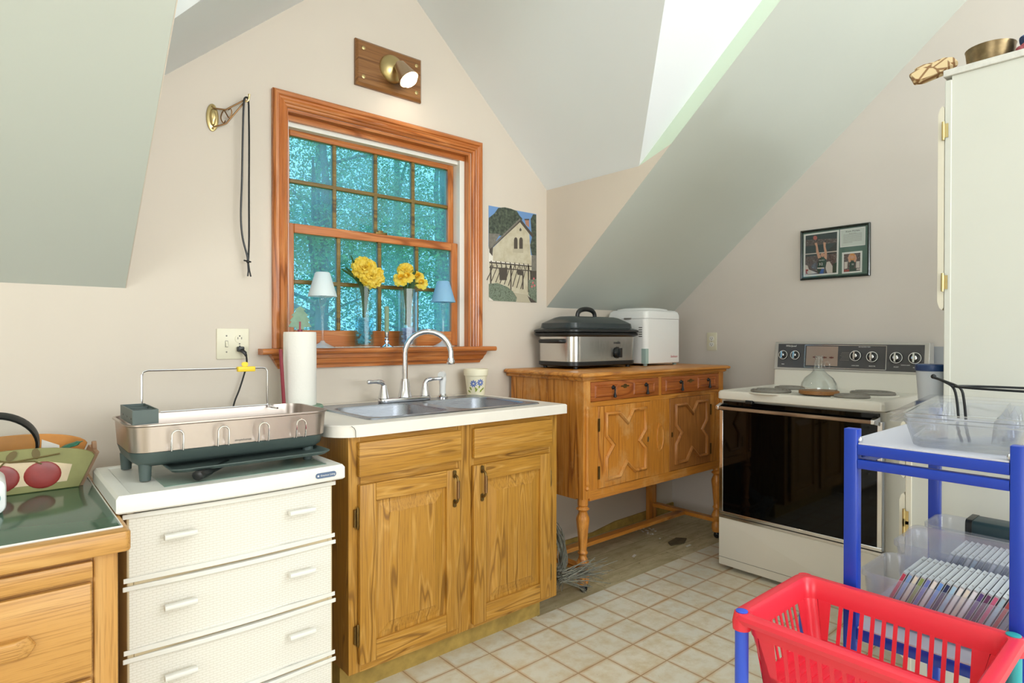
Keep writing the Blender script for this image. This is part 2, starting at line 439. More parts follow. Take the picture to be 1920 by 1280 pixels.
FACE_W = Matrix.Rotation(R(-90), 4, 'Z') @ Matrix.Rotation(R(90), 4, 'X')  # readable from -X
def T(x, y, z): return Matrix.Translation((x, y, z))

def each(name, boxes, mat, parent, **kw):
    """every box a part of its own"""
    for b in boxes: part(name, MB().box(*b), mat, parent, **kw)

# ------------------------------------------------------------------ the room
YW, XR, XL, YS, ZC = 2.40, 3.51, -3.6, -6.0, 3.05
ZK, SL = 1.336, 0.88                     # knee height and pitch of the sloped ceiling
DL, DR, ZE = 0.349, 2.325, 1.978         # dormer sides and eave
DC, ZP = 1.337, 2.856
def slope_z(y, off=0.0): return ZK+off+SL*(YW-y)
YCE = YW-(ZC-ZK)/SL                      # where the slope meets the flat ceiling
OFF = 0.094
YV = YW-(ZE-ZK-OFF)/SL                   # valley foot
YR_ = YW-(ZP-ZK-OFF)/SL                  # ridge end
YM = YW-(ZC-ZK-OFF)/SL

m = MB(); m.box(XL, YS, -0.08, XR, 1.848, 0.0); m.box(XL, 1.848, -0.08, 1.74, YW, 0.0)
struct('floor', m, M['tile'], 'cream square tile linoleum floor with tan joints', 'floor')
m = MB(); m.box(1.74, 1.848, -0.08, XR, YW, -0.0015)
struct('floor_bare', m, M['sub'], 'bare brown subfloor strip under the antique sideboard', 'floor')

# window wall with its opening, up into the gable
WX0, WX1, WZ0, WZ1 = 0.887, 1.797, 1.10, 2.075
m = MB()
def wallpoly(pts, m=m): m.prism(pts, 'Y', YW, YW+0.14)
wallpoly([(XL, 0), (WX0, 0), (WX0, ZK), (XL, ZK)])
wallpoly([(DL, ZK), (WX0, ZK), (WX0, ZE+(WX0-DL)*(ZP-ZE)/(DC-DL)), (DL, ZE)])
wallpoly([(WX0, 0), (WX1, 0), (WX1, WZ0), (WX0, WZ0)])
wallpoly([(WX0, WZ1), (WX1, WZ1), (WX1, ZE+(DR-WX1)*(ZP-ZE)/(DR-DC)), (DC, ZP), (WX0, ZE+(WX0-DL)*(ZP-ZE)/(DC-DL))])
wallpoly([(WX1, ZK), (DR, ZK), (DR, ZE), (WX1, ZE+(DR-WX1)*(ZP-ZE)/(DR-DC))])
wallpoly([(WX1, 0), (XR, 0), (XR, ZK), (WX1, ZK)])
struct('wall_north', m, M['wall'], 'beige window wall with the sash window, rising into the dormer gable', 'wall')
m = MB(); m.prism([(YS, 0), (YW, 0), (YW, ZK), (YCE, ZC), (YS, ZC)], 'X', XR, XR+0.1)
struct('wall_east', m, M['wallr'], 'beige side wall, colour greyed for window light, behind the stove, cut by the sloped ceiling', 'wall')
m = MB()
for (a, b, z0, z1) in ((YS, -2.5, 0, ZC), (0.1, YCE, 0, ZC), (-2.5, 0.1, 0, 0.9), (-2.5, 0.1, 2.4, ZC)): m.box(XL-0.1, a, z0, XL, b, z1)
m.prism([(YCE, 0), (YW, 0), (YW, ZK), (YCE, ZC)], 'X', XL-0.1, XL)
struct('wall_west', m, M['wall'], 'beige side wall left of the picture with an added window opening', 'wall')
m = MB()
for (a, b, z0, z1) in ((XL, -0.65, 0, ZC), (3.25, XR, 0, ZC), (-0.65, 3.25, 0, 0.97), (-0.65, 3.25, 2.47, ZC)): m.box(a, YS-0.1, z0, b, YS, z1)
struct('wall_south', m, M['wall'], 'beige wall behind the viewer with an added wide window opening', 'wall')
def slope_slab(x0, x1):
    return MB().prism([(YW, ZK), (YCE, ZC), (YCE, ZC+0.086), (YW, ZK+0.086)], 'X', x0, x1)
struct('ceiling_slope_left', slope_slab(XL, DL), M['slope'], 'grey green sloped ceiling on the left of the dormer', 'ceiling')
struct('ceiling_slope_right', slope_slab(DR, XR), M['slope'], 'grey green sloped ceiling right of the dormer, above the sideboard and stove', 'ceiling')
m = MB()
for sx, x in ((1, DR), (-1, DL)):
    m.prism([(YW, ZK), (YW, ZE), (YV, ZE), (1.60, slope_z(1.60))], 'X', x-0.0003*sx, x-0.003*sx)
m2 = MB()
for sx, x in ((1, DR), (-1, DL)):
    m2.prism([(YV, ZE), (YM, ZC), (YCE, ZC), (1.60, slope_z(1.60))], 'X', x-0.0003*sx, x-0.003*sx)
# the beige and mint areas are separate materials on the dormer cheeks
struct('wall_dormer', m, M['wall'], 'beige triangular dormer cheek beside the poster', 'wall')
struct('trim_1', m2, M['mint'], 'pale mint strip along the cut edge of the sloped ceiling', 'trim')
m = MB()
def slab(pts, up=(0, 0, 0.03)):
    m.loft([[Vector(p) for p in pts], [Vector(p)+Vector(up) for p in pts]])
slab([(DR, YW, ZE), (DC, YW, ZP), (DC, YR_, ZP), (DR, YV, ZE)])
slab([(DL, YW, ZE), (DL, YV, ZE), (DC, YR_, ZP), (DC, YW, ZP)])
slab([(DR, YV, ZE), (DC, YR_, ZP), (DL, YV, ZE), (DL, YM, ZC), (DR, YM, ZC)])
m.box(XL, YS, ZC, XR, YM+0.02, ZC+0.05)
struct('ceiling', m, M['white'], 'white vaulted dormer ceiling above the window', 'ceiling')
m = MB(); m.prism([(1.80, 0), (XR, 0), (XR, 0.055), (3.2, 0.05), (2.9, 0.045), (2.7, 0.02), (1.80, 0.03)], 'Y', YW-0.012, YW-0.0005)
struct('baseboard_north', m, M['toe'], 'stained wooden base strip along the wall under the sideboard', 'baseboard')
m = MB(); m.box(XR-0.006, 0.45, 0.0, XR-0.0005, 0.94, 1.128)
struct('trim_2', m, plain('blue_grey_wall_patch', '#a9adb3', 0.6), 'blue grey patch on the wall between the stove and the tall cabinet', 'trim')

# windows added out of view for fill light, each carrying an area light
def fill_window(name, axis, a0, a1, z0, z1, t, label):
    m = MB(); w_ = 0.06
    def bx(u0, v0, u1, v1):
        if axis == 'Y': m.box(u0, t-0.08, v0, u1, t, v1)
        else: m.box(t-0.08, u0, v0, t, u1, v1)
    bx(a0, z0, a1, z0+w_); bx(a0, z1-w_, a1, z1); bx(a0, z0+w_, a0+w_, z1-w_); bx(a1-w_, z0+w_, a1, z1-w_)
    mid = (a0+a1)/2; bx(mid-0.025, z0+w_, mid+0.025, z1-w_)
    return struct(name, m, M['firZ'], label, 'window')
w2 = fill_window('fill_window_2', 'Y', -0.65, 3.25, 0.97, 2.47, YS-0.005, 'added unseen wood framed window for fill light, behind the viewer')
w3 = fill_window('fill_window_3', 'X', -2.5, 0.1, 0.9, 2.4, XL-0.005, 'added unseen wood framed window for fill light in the left side wall')
L_REAR.parent = w2; L_SIDE.parent = w3

cl = thing('added_ceiling_light', 'added fill light shaped as a round white glass ceiling light in the middle of the flat ceiling', 'ceiling light', (1.3, -1.6, ZC))  # fixture added out of view to brighten the room
m = MB(); m.lathe([(0.17, ZC-0.0005), (0.17, ZC-0.02), (0.16, ZC-0.03)], (1.3, -1.6, 0), 32); part('base', m, M['wpl'], cl)
m = MB(); m.lathe([(0.155, ZC-0.031), (0.15, ZC-0.06), (0.11, ZC-0.10), (0.05, ZC-0.118), (0.0, ZC-0.121)], (1.3, -1.6, 0), 32); part('globe', m, emit('opal_globe', '#fff4e2', 4), cl)
def added_floor_lamp(x, y, watts, label):  # lamps added behind the viewer, throwing fill light up at the ceiling
    fl = thing('added_floor_lamp', label, 'floor lamp', (x, y, 0), 'added torchiere fill lamps')
    m = MB(); m.lathe([(0.14, 0.0), (0.14, 0.015), (0.03, 0.03)], (x, y, 0), 28); part('base', m, M['blackiron'], fl)
    m = MB(); m.lathe([(0.012, 0.03), (0.012, 1.70)], (x, y, 0), 12); part('pole', m, M['blackiron'], fl)
    m = MB(); m.lathe([(0.02, 1.70), (0.10, 1.73), (0.17, 1.80), (0.165, 1.80), (0.095, 1.738), (0.0, 1.71)], (x, y, 0), 32, cap=False); part('bowl', m, M['blackiron'], fl)
    b = light('added_uplight', 'SPOT', (x, y, 1.80), (0, 0.45, 1), watts, (0.93, 0.97, 1.0), spot_size=R(165), spot_blend=0.6, shadow_soft_size=0.12)
    b.parent = fl; b.matrix_parent_inverse = Matrix.Translation(-Vector(fl.location))
added_floor_lamp(2.25, -2.5, 150, 'added black torchiere fill lamp behind the viewer on the stove side')
added_floor_lamp(0.3, -2.6, 110, 'added black torchiere fill lamp behind the viewer on the desk side')
b = light('added_ceiling_glow', 'POINT', (1.3, -1.6, ZC-0.30), (0, 0, -1), 24, (1.0, 0.98, 0.95), shadow_soft_size=0.16)  # point light of the added ceiling fixture
b.parent = cl; b.matrix_parent_inverse = Matrix.Translation(-Vector(cl.location))

# ------------------------------------------------------------------ window over the sink
win = bpy.data.objects.new('window_1', None); C.objects.link(win); win.location = (1.34, YW, 1.1)
ORG[win] = Matrix.Translation(-Vector(win.location))
tag(win, 'reddish wooden double-hung sash window with twelve-pane grids over the sink', 'window', kind='structure')
# casing: a moulded profile swept round three sides
prof = [(0.0, 0.0), (0.0, 0.018), (0.009, 0.026), (0.020, 0.026), (0.024, 0.019), (0.030, 0.017), (0.040, 0.022), (0.046, 0.020), (0.049, 0.014), (0.056, 0.012), (0.060, 0.006), (0.060, 0.0)]
CX0, CX1, CZ0, CZ1 = 0.835, 1.863, 1.128, 2.137
m = MB()
def casing_run(fn):
    rings = [[fn(u, d, e) for (u, d) in prof] for e in (0, 1)]
    m.loft(rings)
casing_run(lambda u, d, e: (CX0+u, YW-d, CZ0 if e == 0 else CZ1-u))
casing_run(lambda u, d, e: (CX1-u, YW-d, CZ0 if e == 0 else CZ1-u))
part('casing', m, M['firZ'], win, ang=25)
m = MB(); casing_run(lambda u, d, e: ((CX0+u) if e == 0 else (CX1-u), YW-d, CZ1-u))
part('head_casing', m, M['firX'], win, ang=25)
m = MB(); m.rbox(0.783, YW-0.058, 1.104, 1.922, YW+0.075, 1.127, 0.010, axis='X', n=3)
part('stool', m, M['firX'], win)
m = MB()
app = [(0, 1.104), (0.030, 1.104), (0.030, 1.088), (0.024, 1.082), (0.022, 1.066), (0.012, 1.058), (0.012, 1.047), (0, 1.047)]
rings = []
for e in (0, 1):
    ring = []
    for d, z in app:
        inset = (1.104-z)*0.62
        ring.append(((0.822+inset) if e == 0 else (1.884-inset), YW-d-0.0005, z))
    rings.append(ring)
m.loft(rings); part('apron', m, M['firX'], win, ang=25)
m = MB()
for x0, x1 in ((WX0, WX0+0.012), (WX1-0.012, WX1)): m.box(x0, YW-0.004, 1.127, x1, YW+0.045, WZ1)
part('jamb', m, M['firZ'], win)
m = MB(); m.box(WX0+0.012, YW-0.004, WZ1-0.012, WX1-0.012, YW+0.045, WZ1); m.box(WX0+0.012, YW+0.030, WZ1-0.034, WX1-0.012, YW+0.045, WZ1-0.0122)
part('head_jamb', m, M['firX'], win)
m = MB()
for x0, x1 in ((WX0+0.012, WX0+0.026), (WX1-0.040, WX1-0.012)): m.box(x0, YW+0.030, 1.1275, x1, YW+0.12, WZ1-0.0345)
m.box(WX0+0.026, YW+0.048, WZ1-0.052, WX1-0.04, YW+0.12, WZ1-0.012)
part('jamb_liner', m, M['wpl'], win)
def sash(name, x0, x1, z0, z1, y0, y1, stile, top, bot, gz, lab):
    m = MB()
    m.box(x0, y0, z0, x0+stile, y1, z1); m.box(x1-stile, y0, z0, x1, y1, z1)
    o = part(name, m, M['firZ'], win, bevel=0.003)
    o['label'] = lab
    each('rail', ((x0+stile, y0, z0, x1-stile, y1, z0+bot), (x0+stile, y0, z1-top, x1-stile, y1, z1)), M['firX'], o, bevel=0.003)
    gx0, gx1, g0, g1 = x0+stile, x1-stile, z0+bot, z1-top
    m = MB(); wd = 0.0085
    for i in (1, 2, 3):
        x = gx0+(gx1-gx0)*i/4; m.box(x-wd, y0+0.004, g0, x+wd, y1-0.004, g1)
    m.box(gx0, y0+0.0045, (g0+g1)/2-wd, gx1, y1-0.0045, (g0+g1)/2+wd)
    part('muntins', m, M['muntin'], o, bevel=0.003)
    m = MB(); m.box(gx0-0.003, (y0+y1)/2-0.002, g0-0.003, gx1+0.003, (y0+y1)/2+0.002, g1+0.003)
    part('glass', m, M['wglass'], o)
sash('upper_sash', 0.905, 1.756, 1.598, 2.032, YW+0.082, YW+0.114, 0.032, 0.032, 0.034, 1.8, 'wooden upper sash')
lo = sash('lower_sash', 0.905, 1.756, 1.130, 1.634, YW+0.046, YW+0.078, 0.036, 0.038, 0.070, 1.4, 'wooden lower sash')
m = MB(); m.rbox(1.305, YW+0.044, 1.633, 1.370, YW+0.076, 1.641, 0.01); m.rbox(1.322, YW+0.050, 1.641, 1.350, YW+0.07, 1.650, 0.008)
part('sash_lock', m, M['dkbrass'], win)
m = MB(); m.box(WX0, YW+0.0755, 1.101, WX1, YW+0.16, 1.128)
part('outer_sill', m, M['wpl'], win)

# ------------------------------------------------------------------ outside
m = MB(); m.box(-30, 2.9, -2.6, 40, 45, -2.4)
struct('ground', m, M['lawn'], 'green grass outside the window below the trees', 'ground')
rng = random.Random(5)
def crown(seed, n, h, rad):
    r = random.Random(seed); m = MB()
    cl = [(r.uniform(-1, 1)*rad*0.8, r.uniform(-1, 1)*rad*0.8, h*(0.12+0.88*r.random()), r.uniform(0.3, 0.6)*rad) for _ in range(26)]
    for i in range(n):
        c = cl[i % len(cl)]
        d = Vector((r.gauss(0, 1), r.gauss(0, 1), r.gauss(0, 1))).normalized()*c[3]*r.random()**0.4
        p = Vector(c[:3])+d
        a = Vector((r.gauss(0, 1), r.gauss(0, 1), r.gauss(0, 1))).normalized(); b = a.orthogonal().normalized()
        s_ = r.uniform(0.018, 0.052)
        m.add([p-a*s_, p+b*s_*0.55, p+a*s_, p-b*s_*0.55], [(0, 1, 2, 3)])
    return m
def make_tree(seed, h, rad, loc):
    t = thing('forest_tree', 'leafy green woodland tree seen through the panes of the sash window', 'tree', loc, 'woodland trees outside the window')
    m = MB()
    rr = random.Random(seed+9); x = y = 0; path = []
    for i in range(8):
        path.append((x, y, h*i/7)); x += rr.uniform(-.12, .12); y += rr.uniform(-.12, .12)
    m.tube(path, [0.16-0.018*i for i in range(8)], 8)
    for k in range(6):
        a = rr.uniform(0, 6.28); z = h*rr.uniform(0.3, 0.8)
        m.tube([(0, 0, z), (math.cos(a)*rad*.4, math.sin(a)*rad*.4, z+.4), (math.cos(a)*rad*.8, math.sin(a)*rad*.8, z+.6)], [0.05, 0.035, 0.015], 6)
    m.mat(Matrix.Translation(loc))
    part('trunk', m, M['trunk'], t)
    c = crown(seed, 20000, h, rad); c.mat(Matrix.Translation(loc))
    part('foliage', c, M['foliage'], t, flat=True)['kind'] = 'stuff'
    return t
def dup(root, loc, rz=0.0, label=None, group=None, scale=None):
    r = root.copy(); C.objects.link(r); r.location = loc; r.rotation_euler = (0, 0, rz)
    if label: r['label'] = label
    if group: r['group'] = group
    if scale: r.scale = scale
    for ch in list(root.children):
        c = ch.copy(); C.objects.link(c); c.parent = r
        for g in list(ch.children):
            d = g.copy(); C.objects.link(d); d.parent = c
    return r
tA = make_tree(1, 9.0, 2.2, (4.4, 10.5, -2.4)); tB = make_tree(2, 10.0, 2.5, (8.2, 12.0, -2.4))
for i, (x, y, s_) in enumerate([(6.2, 14.5, 1.1), (10.8, 16.0, 1.15), (2.6, 14.8, 1.05), (8.0, 19.0, 1.3), (4.6, 19.5, 1.4), (12.2, 21.0, 1.5)]):
    dup((tA, tB)[i % 2], (x, y, -2.4), rz=i*1.3, scale=(s_, s_, s_))

# ------------------------------------------------------------------ sink cabinet
YF = 1.78
sc = thing('sink_cabinet', 'golden oak sink base cabinet with two raised panel doors under the double sink', 'cabinet', (1.32, 1.8, 0))
m = MB()
m.box(0.858, YF+0.019, 0.10, 0.875, 2.385, 0.857); m.box(1.763, YF+0.019, 0.10, 1.780, 2.385, 0.857)
m.box(0.875, YF+0.019, 0.10, 1.763, 2.385, 0.115); m.box(0.875, 2.378, 0.115, 1.763, 2.385, 0.857)
part('carcass', m, M['oakZ'], sc)
each('frame_stile', [(x0, YF, 0.10, x1, YF+0.019, 0.857) for x0, x1 in ((0.856, 0.898), (1.738, 1.782), (1.272, 1.352))], M['oakZ'], sc, bevel=0.0015)
each('frame_rail', [(x0, YF+0.0005, z0, x1, YF+0.0185, z1) for x0, x1 in ((0.898, 1.272), (1.352, 1.738)) for z0, z1 in ((0.10, 0.150), (0.690, 0.745), (0.825, 0.857))], M['oakX'], sc)
m = MB(); m.box(0.862, 1.856, 0.0, 1.758, 1.868, 0.10); m.box(0.862, 1.868, 0.0, 0.877, 2.38, 0.10); m.box(1.743, 1.868, 0, 1.758, 2.38, 0.10)
part('toe_kick', m, M['toe'], sc)
for x0, x1 in ((0.884, 1.283), (1.340, 1.740)):
    m = MB(); m.rbox(x0, YF-0.019, 0.728, x1, YF-0.0003, 0.838, 0.004, axis='Y', e=0.004)
    part('drawer_front', m, M['oakX'], sc)
def oak_door(x0, x1, z0, z1, hinge_left):
    d_ = MB(); st = 0.058
    d_.rbox(x0, YF-0.019, z0, x0+st, YF-0.0003, z1, 0.003, axis='Y', e=0.003)
    d_.rbox(x1-st, YF-0.019, z0, x1, YF-0.0003, z1, 0.003, axis='Y', e=0.003)
    door = part('door', d_, M['oakZ'], sc)
    each('door_rail', [(x0+st, YF-0.0185, a, x1-st, YF-0.0005, b) for a, b in ((z0, z0+st+0.006), (z1-st, z1))], M['oakX'], door, bevel=0.0015)
    a0, a1, b0, b1 = x0+st, x1-st, z0+st+0.006, z1-st
    m = MB()
    def ring(i, y): return [(a0+i, y, b0+i), (a1-i, y, b0+i), (a1-i, y, b1-i), (a0+i, y, b1-i)]
    m.loft([ring(0, YF-0.002), ring(0, YF-0.0085), ring(0.012, YF-0.0085), ring(0.046, YF-0.0165), ring(0.048, YF-0.0185)])
    part('door_panel', m, M['oakZ'], door, ang=5)
    hx = x1-0.026 if hinge_left else x0+0.036
    zc = z1-0.068
    m = MB()
    for s_ in (1, -1):
        zz = zc+s_*0.052
        m.rbox(hx-0.007, YF-0.023, zz-0.014, hx+0.007, YF-0.019, zz+0.014, 0.006, axis='Y')
    m.tube(smooth_path([(hx, YF-0.021, zc-0.05), (hx, YF-0.036, zc-0.044), (hx, YF-0.042, zc-0.03), (hx, YF-0.043, zc), (hx, YF-0.042, zc+0.03), (hx, YF-0.036, zc+0.044), (hx, YF-0.021, zc+0.05)], 4), 0.0042, 8)
    part('handle', m, M['dkbrass'], door)
    m = MB(); m.tube([(hx, YF-0.0431, zc-0.03), (hx, YF-0.0433, zc+0.03)], 0.0062, 8); part('grip', m, M['bronze'], door)
    ex = x0-0.004 if hinge_left else x1+0.004
    for zz in (z0+0.095, z1-0.105):
        m = MB(); m.tube([(ex, YF-0.012, zz-0.036), (ex, YF-0.012, zz-0.028), (ex, YF-0.012, zz+0.028), (ex, YF-0.012, zz+0.036)], [0.002, 0.0048, 0.0048, 0.002], 8)
        m.box(ex-0.010, YF-0.009, zz-0.028, ex+0.003, YF-0.0005, zz+0.028) if hinge_left else m.box(ex-0.003, YF-0.009, zz-0.028, ex+0.010, YF-0.0005, zz+0.028)
        part('hinge', m, M['dkbrass'], door)
oak_door(0.886, 1.276, 0.130, 0.702, True)
oak_door(1.338, 1.730, 0.118, 0.702, False)

# ------------------------------------------------------------------ countertop (ring round the sink cut-out)
m = MB()
CT0, CT1 = 0.857, 0.895
outer = rrect(0.797, 1.752, 1.816, 2.392, (0.10, 0.004, 0.004, 0.004), 8)
inner = rrect(0.972, 1.846, 1.728, 2.282, 0.03, 8)
outr = rrect(0.801, 1.756, 1.812, 2.392, (0.098, 0.004, 0.004, 0.004), 8)
m.loft([[(p[0], p[1], CT0) for p in inner], [(p[0], p[1], CT1) for p in inner], [(p[0], p[1], CT1) for p in outr], [(p[0], p[1], CT1-0.004) for p in outer], [(p[0], p[1], CT0) for p in outer]], closed=True)
o = part('countertop', m, M['lam'], loc=(1.3, 2.07, CT0), ang=30)
tag(o, 'white laminate countertop with a rounded left corner on the oak sink cabinet', 'countertop')
m = MB()
e1 = rrect(0.7965, 1.7515, 1.8165, 2.0, (0.10, 0.004, 0.001, 0.001), 8)[:18]
m.tube([(p[0], p[1], CT0+0.017) for p in e1], 0.001, 4)
m = MB(); m.tube([(0.853, 1.7515, CT1-0.001), (0.862, 1.7505, CT1-0.008), (0.866, 1.7505, CT1-0.016), (0.867, 1.7508, CT0+0.001)], 0.0012, 6)
part('edge_seam', m, M['inkg'], o)

# ------------------------------------------------------------------ double sink
SX0, SX1, SY0, SY1 = 0.955, 1.745, 1.828, 2.300
sk = MB(); ZR = 0.8985
def half(x0, x1, bx0, bx1, rc):
    def rg(a0, b0, a1, b1, r, z): return [(p[0], p[1], z) for p in rrect(a0, b0, a1, b1, r, 6)]
    sk.loft([rg(x0, SY0, x1, SY1, rc, CT1+0.0002), rg(x0+(0.003 if rc[0] > .01 else 0), SY0+0.003, x1-(0.003 if rc[1] > .01 else 0), SY1-0.003, rc, ZR+0.002),
             rg(x0+(0.010 if rc[0] > .01 else 0), SY0+0.010, x1-(0.010 if rc[1] > .01 else 0), SY1-0.010, rc, ZR),
             rg(bx0, 1.862, bx1, 2.212, 0.06, ZR), rg(bx0+0.006, 1.868, bx1-0.006, 2.206, 0.058, ZR-0.008),
             rg(bx0+0.014, 1.876, bx1-0.014, 2.198, 0.055, ZR-0.150), rg(bx0+0.034, 1.896, bx1-0.034, 2.178, 0.04, ZR-0.170)], cap0=False)
half(SX0, 1.342, 0.984, 1.318, (0.03, 0.001, 0.001, 0.03))
half(1.342, SX1, 1.366, 1.716, (0.001, 0.03, 0.03, 0.001))
for v_ in sk.v:
    if abs(v_.x-1.342) < 2e-3 and v_.z > 0.89: v_.z = ZR if v_.z > CT1+0.001 else ZR-0.0004
o = part('sink', sk, M['sink'], loc=(1.35, 2.06, 0.9), ang=45)
tag(o, 'stainless steel double bowl sink set into the white countertop', 'sink')
for dx in (1.151, 1.541):
    m = MB(); m.lathe([(0.045, 0.7292), (0.045, 0.7315), (0.038, 0.7315), (0.034, 0.7295), (0.0, 0.7295)], (dx, 2.05, 0), 20)
    part('drain', m, M['chrome'], o)

# ------------------------------------------------------------------ faucet
fx, fy, fz = 1.345, 2.258, ZR+0.0004
fa = thing('faucet', 'chrome gooseneck faucet with two lever handles behind the sink', 'faucet', (fx, fy, fz))
m = MB(); m.rbox(fx-0.125, fy-0.028, fz, fx+0.125, fy+0.028, fz+0.018, 0.027, e=0.006, n=6); part('base_plate', m, M['chrome'], fa)
m = MB(); m.lathe([(0.030, fz+0.0185), (0.028, fz+0.026), (0.023, fz+0.05), (0.0185, fz+0.085), (0.0165, fz+0.095)], (fx, fy, 0), 24)
part('spout_collar', m, M['chrome'], fa)
zt = 1.098; rd = 0.098; dx, dy = 0.76, -0.65
path = [(fx, fy, fz+0.09), (fx, fy, fz+0.14), (fx, fy, zt)]
for i in range(1, 15):
    a = PI - PI*i/14*1.03
    path.append((fx+dx*rd*(1+math.cos(a)), fy+dy*rd*(1+math.cos(a)), zt+rd*math.sin(a)))
l = Vector(path[-1]); d = (l-Vector(path[-2])).normalized(); path.append(l+d*0.012)
m = MB(); m.tube(path, 0.0125, 16); part('spout', m, M['chrome'], fa)
m = MB(); e0 = path[-1]; m.tube([e0-d*0.006, e0, e0+d*0.014, e0+d*0.02], [0.0135, 0.0155, 0.0185, 0.016], 16); part('aerator', m, M['chrome'], fa)
for sx in (-1, 1):
    hx = fx+sx*0.101
    m = MB(); m.lathe([(0.023, fz+0.0185), (0.021, fz+0.028), (0.016, fz+0.05), (0.012, fz+0.07), (0.009, fz+0.078)], (hx, fy, 0), 20)
    m.tube(smooth_path([(hx, fy, fz+0.068), (hx+sx*0.008, fy-0.002, fz+0.083), (hx+sx*0.03, fy-0.006, fz+0.088), (hx+sx*0.058, fy-0.010, fz+0.089), (hx+sx*0.082, fy-0.014, fz+0.090)], 4), [0.010]*5+[0.0095]*4+[0.0075]*4+[0.0085]*3+[0.006], 12)
    part('handle', m, M['chrome'], fa)
sx_, sy_ = 1.545, 2.268
sp = thing('sink_sprayer', 'white side sprayer in a chrome collar right of the faucet', 'sprayer', (sx_, sy_, fz))
m = MB(); m.lathe([(0.024, fz), (0.024, fz+0.006), (0.018, fz+0.012), (0.016, fz+0.018)], (sx_, sy_, 0), 20); part('collar', m, M['chrome'], sp)
m = MB(); m.lathe([(0.014, fz+0.0182), (0.014, fz+0.05), (0.017, fz+0.085), (0.015, fz+0.1)], (sx_, sy_, 0), 18)
m.tube([(sx_+0.010, sy_+0.006, fz+0.098), (sx_, sy_, fz+0.106), (sx_-0.018, sy_-0.014, fz+0.104)], [0.013, 0.0165, 0.015], 14)
part('spray_head', m, M['wpl2'], sp)

# ------------------------------------------------------------------ flower pot by the sink
px, py = 1.772, 2.318
po = thing('flower_pot', 'cream flower pot with painted blue daisies at the right end of the counter', 'flower pot', (px, py, CT1))
m = MB(); m.lathe([(0.0, CT1+0.0003), (0.040, CT1+0.0003), (0.042, CT1+0.004), (0.0525, CT1+0.092), (0.0575, CT1+0.094), (0.0595, CT1+0.122), (0.0575, CT1+0.125), (0.054, CT1+0.122), (0.048, CT1+0.08), (0.038, CT1+0.01), (0.0, CT1+0.008)], (px, py, 0), 32)
part('pot', m, plain('cream_painted_clay', '#ece6cb', 0.5), po)
def potpt(a, h, off=0.0006):
    """a: metres round the front, h: height; the painting faces the viewer"""
    r = 0.042+(0.0525-0.042)*(h-0.004)/0.088+off
    t = math.atan2(-py, -px)+a/r
    return Vector((px+r*math.cos(t), py+r*math.sin(t), CT1+h))
def petal(m, c, ang, l, wd, mi=0, off=0.0006):
    pts = [potpt(c[0]+math.cos(ang)*l*q+math.cos(ang+PI/2)*wd*s_, c[1]+math.sin(ang)*l*q+math.sin(ang+PI/2)*wd*s_, off) for q, s_ in ((0.15, 0), (0.5, -1), (0.9, -0.7), (1.0, 0), (0.9, 0.7), (0.5, 1))]
    m.poly(pts, mi)
m = MB()
for c in ((-0.012, 0.057), (0.022, 0.062)):
    for k in range(9): petal(m, c, k*2*PI/9+0.2, 0.018, 0.0034)
part('painted_flowers', m, plain('blue_paint', '#5b74b8', 0.6), po, flat=True)
m = MB()
for c, a in (((-0.018, 0.022), 2.2), ((-0.022, 0.012), 2.6), ((-0.006, 0.014), 1.0), ((0.006, 0.018), 2.0), ((0.016, 0.012), 0.9), ((0.024, 0.022), 0.7), ((0.012, 0.03), 1.2)): petal(m, c, a, 0.024, 0.0042, 0, 0.0005)
part('painted_leaves', m, plain('green_paint', '#8a9a3c', 0.6), po, flat=True)

# ------------------------------------------------------------------ paper towel holder
tx, ty = 0.892, 2.262
th = thing('paper_towel_holder', 'painted wooden paper towel holder with a green pine tree finial', 'paper towel holder', (tx, ty, CT1))
m = MB(); m.lathe([(0.0, CT1+0.0003), (0.076, CT1+0.0003), (0.085, CT1+0.006), (0.085, CT1+0.014), (0.080, CT1+0.0195), (0.0, CT1+0.0195)], (tx, ty, 0), 32)
part('base', m, M['green'], th)
m = MB(); m.lathe([(0.009, CT1+0.0197), (0.009, CT1+0.335)], (tx, ty, 0), 12); part('pole', m, M['dowel'], th)
m = MB()
half_ = [(0.016, 0), (0.014, 0.008), (0.042, 0.010), (0.030, 0.030), (0.037, 0.032), (0.023, 0.051), (0.031, 0.053), (0.013, 0.072), (0.021, 0.074), (0.0, 0.088)]
tree = half_+[(-a, b) for a, b in half_[-2::-1]]
mt = Matrix.Translation((tx, ty, CT1+0.305)) @ Matrix.Rotation(R(-22), 4, 'Z')
m.prism(tree, 'Y', -0.008, 0.008); m.mat(mt); part('tree_finial', m, M['green'], th, bevel=0.0015)
m = MB(); m.tube([(tx-0.071, ty-0.030, CT1+0.017), (tx-0.086, ty-0.036, CT1+0.232)], 0.0065, 10); part('tear_bar', m, M['dowel'], th)
m = MB(); m.lathe([(0.0215, CT1+0.0203), (0.058, CT1+0.0203), (0.0595, CT1+0.03), (0.0595, CT1+0.288), (0.058, CT1+0.296), (0.0215, CT1+0.296)], (tx, ty, 0), 36, cap=False)
m.lathe([(0.0215, CT1+0.296), (0.0215, CT1+0.0203)], (tx, ty, 0), 36, cap=False)
o = part('paper_towel_roll', m, M['paper'], loc=(tx, ty, CT1+0.02)); tag(o, 'white paper towel roll standing on the tree-topped holder', 'paper towel')

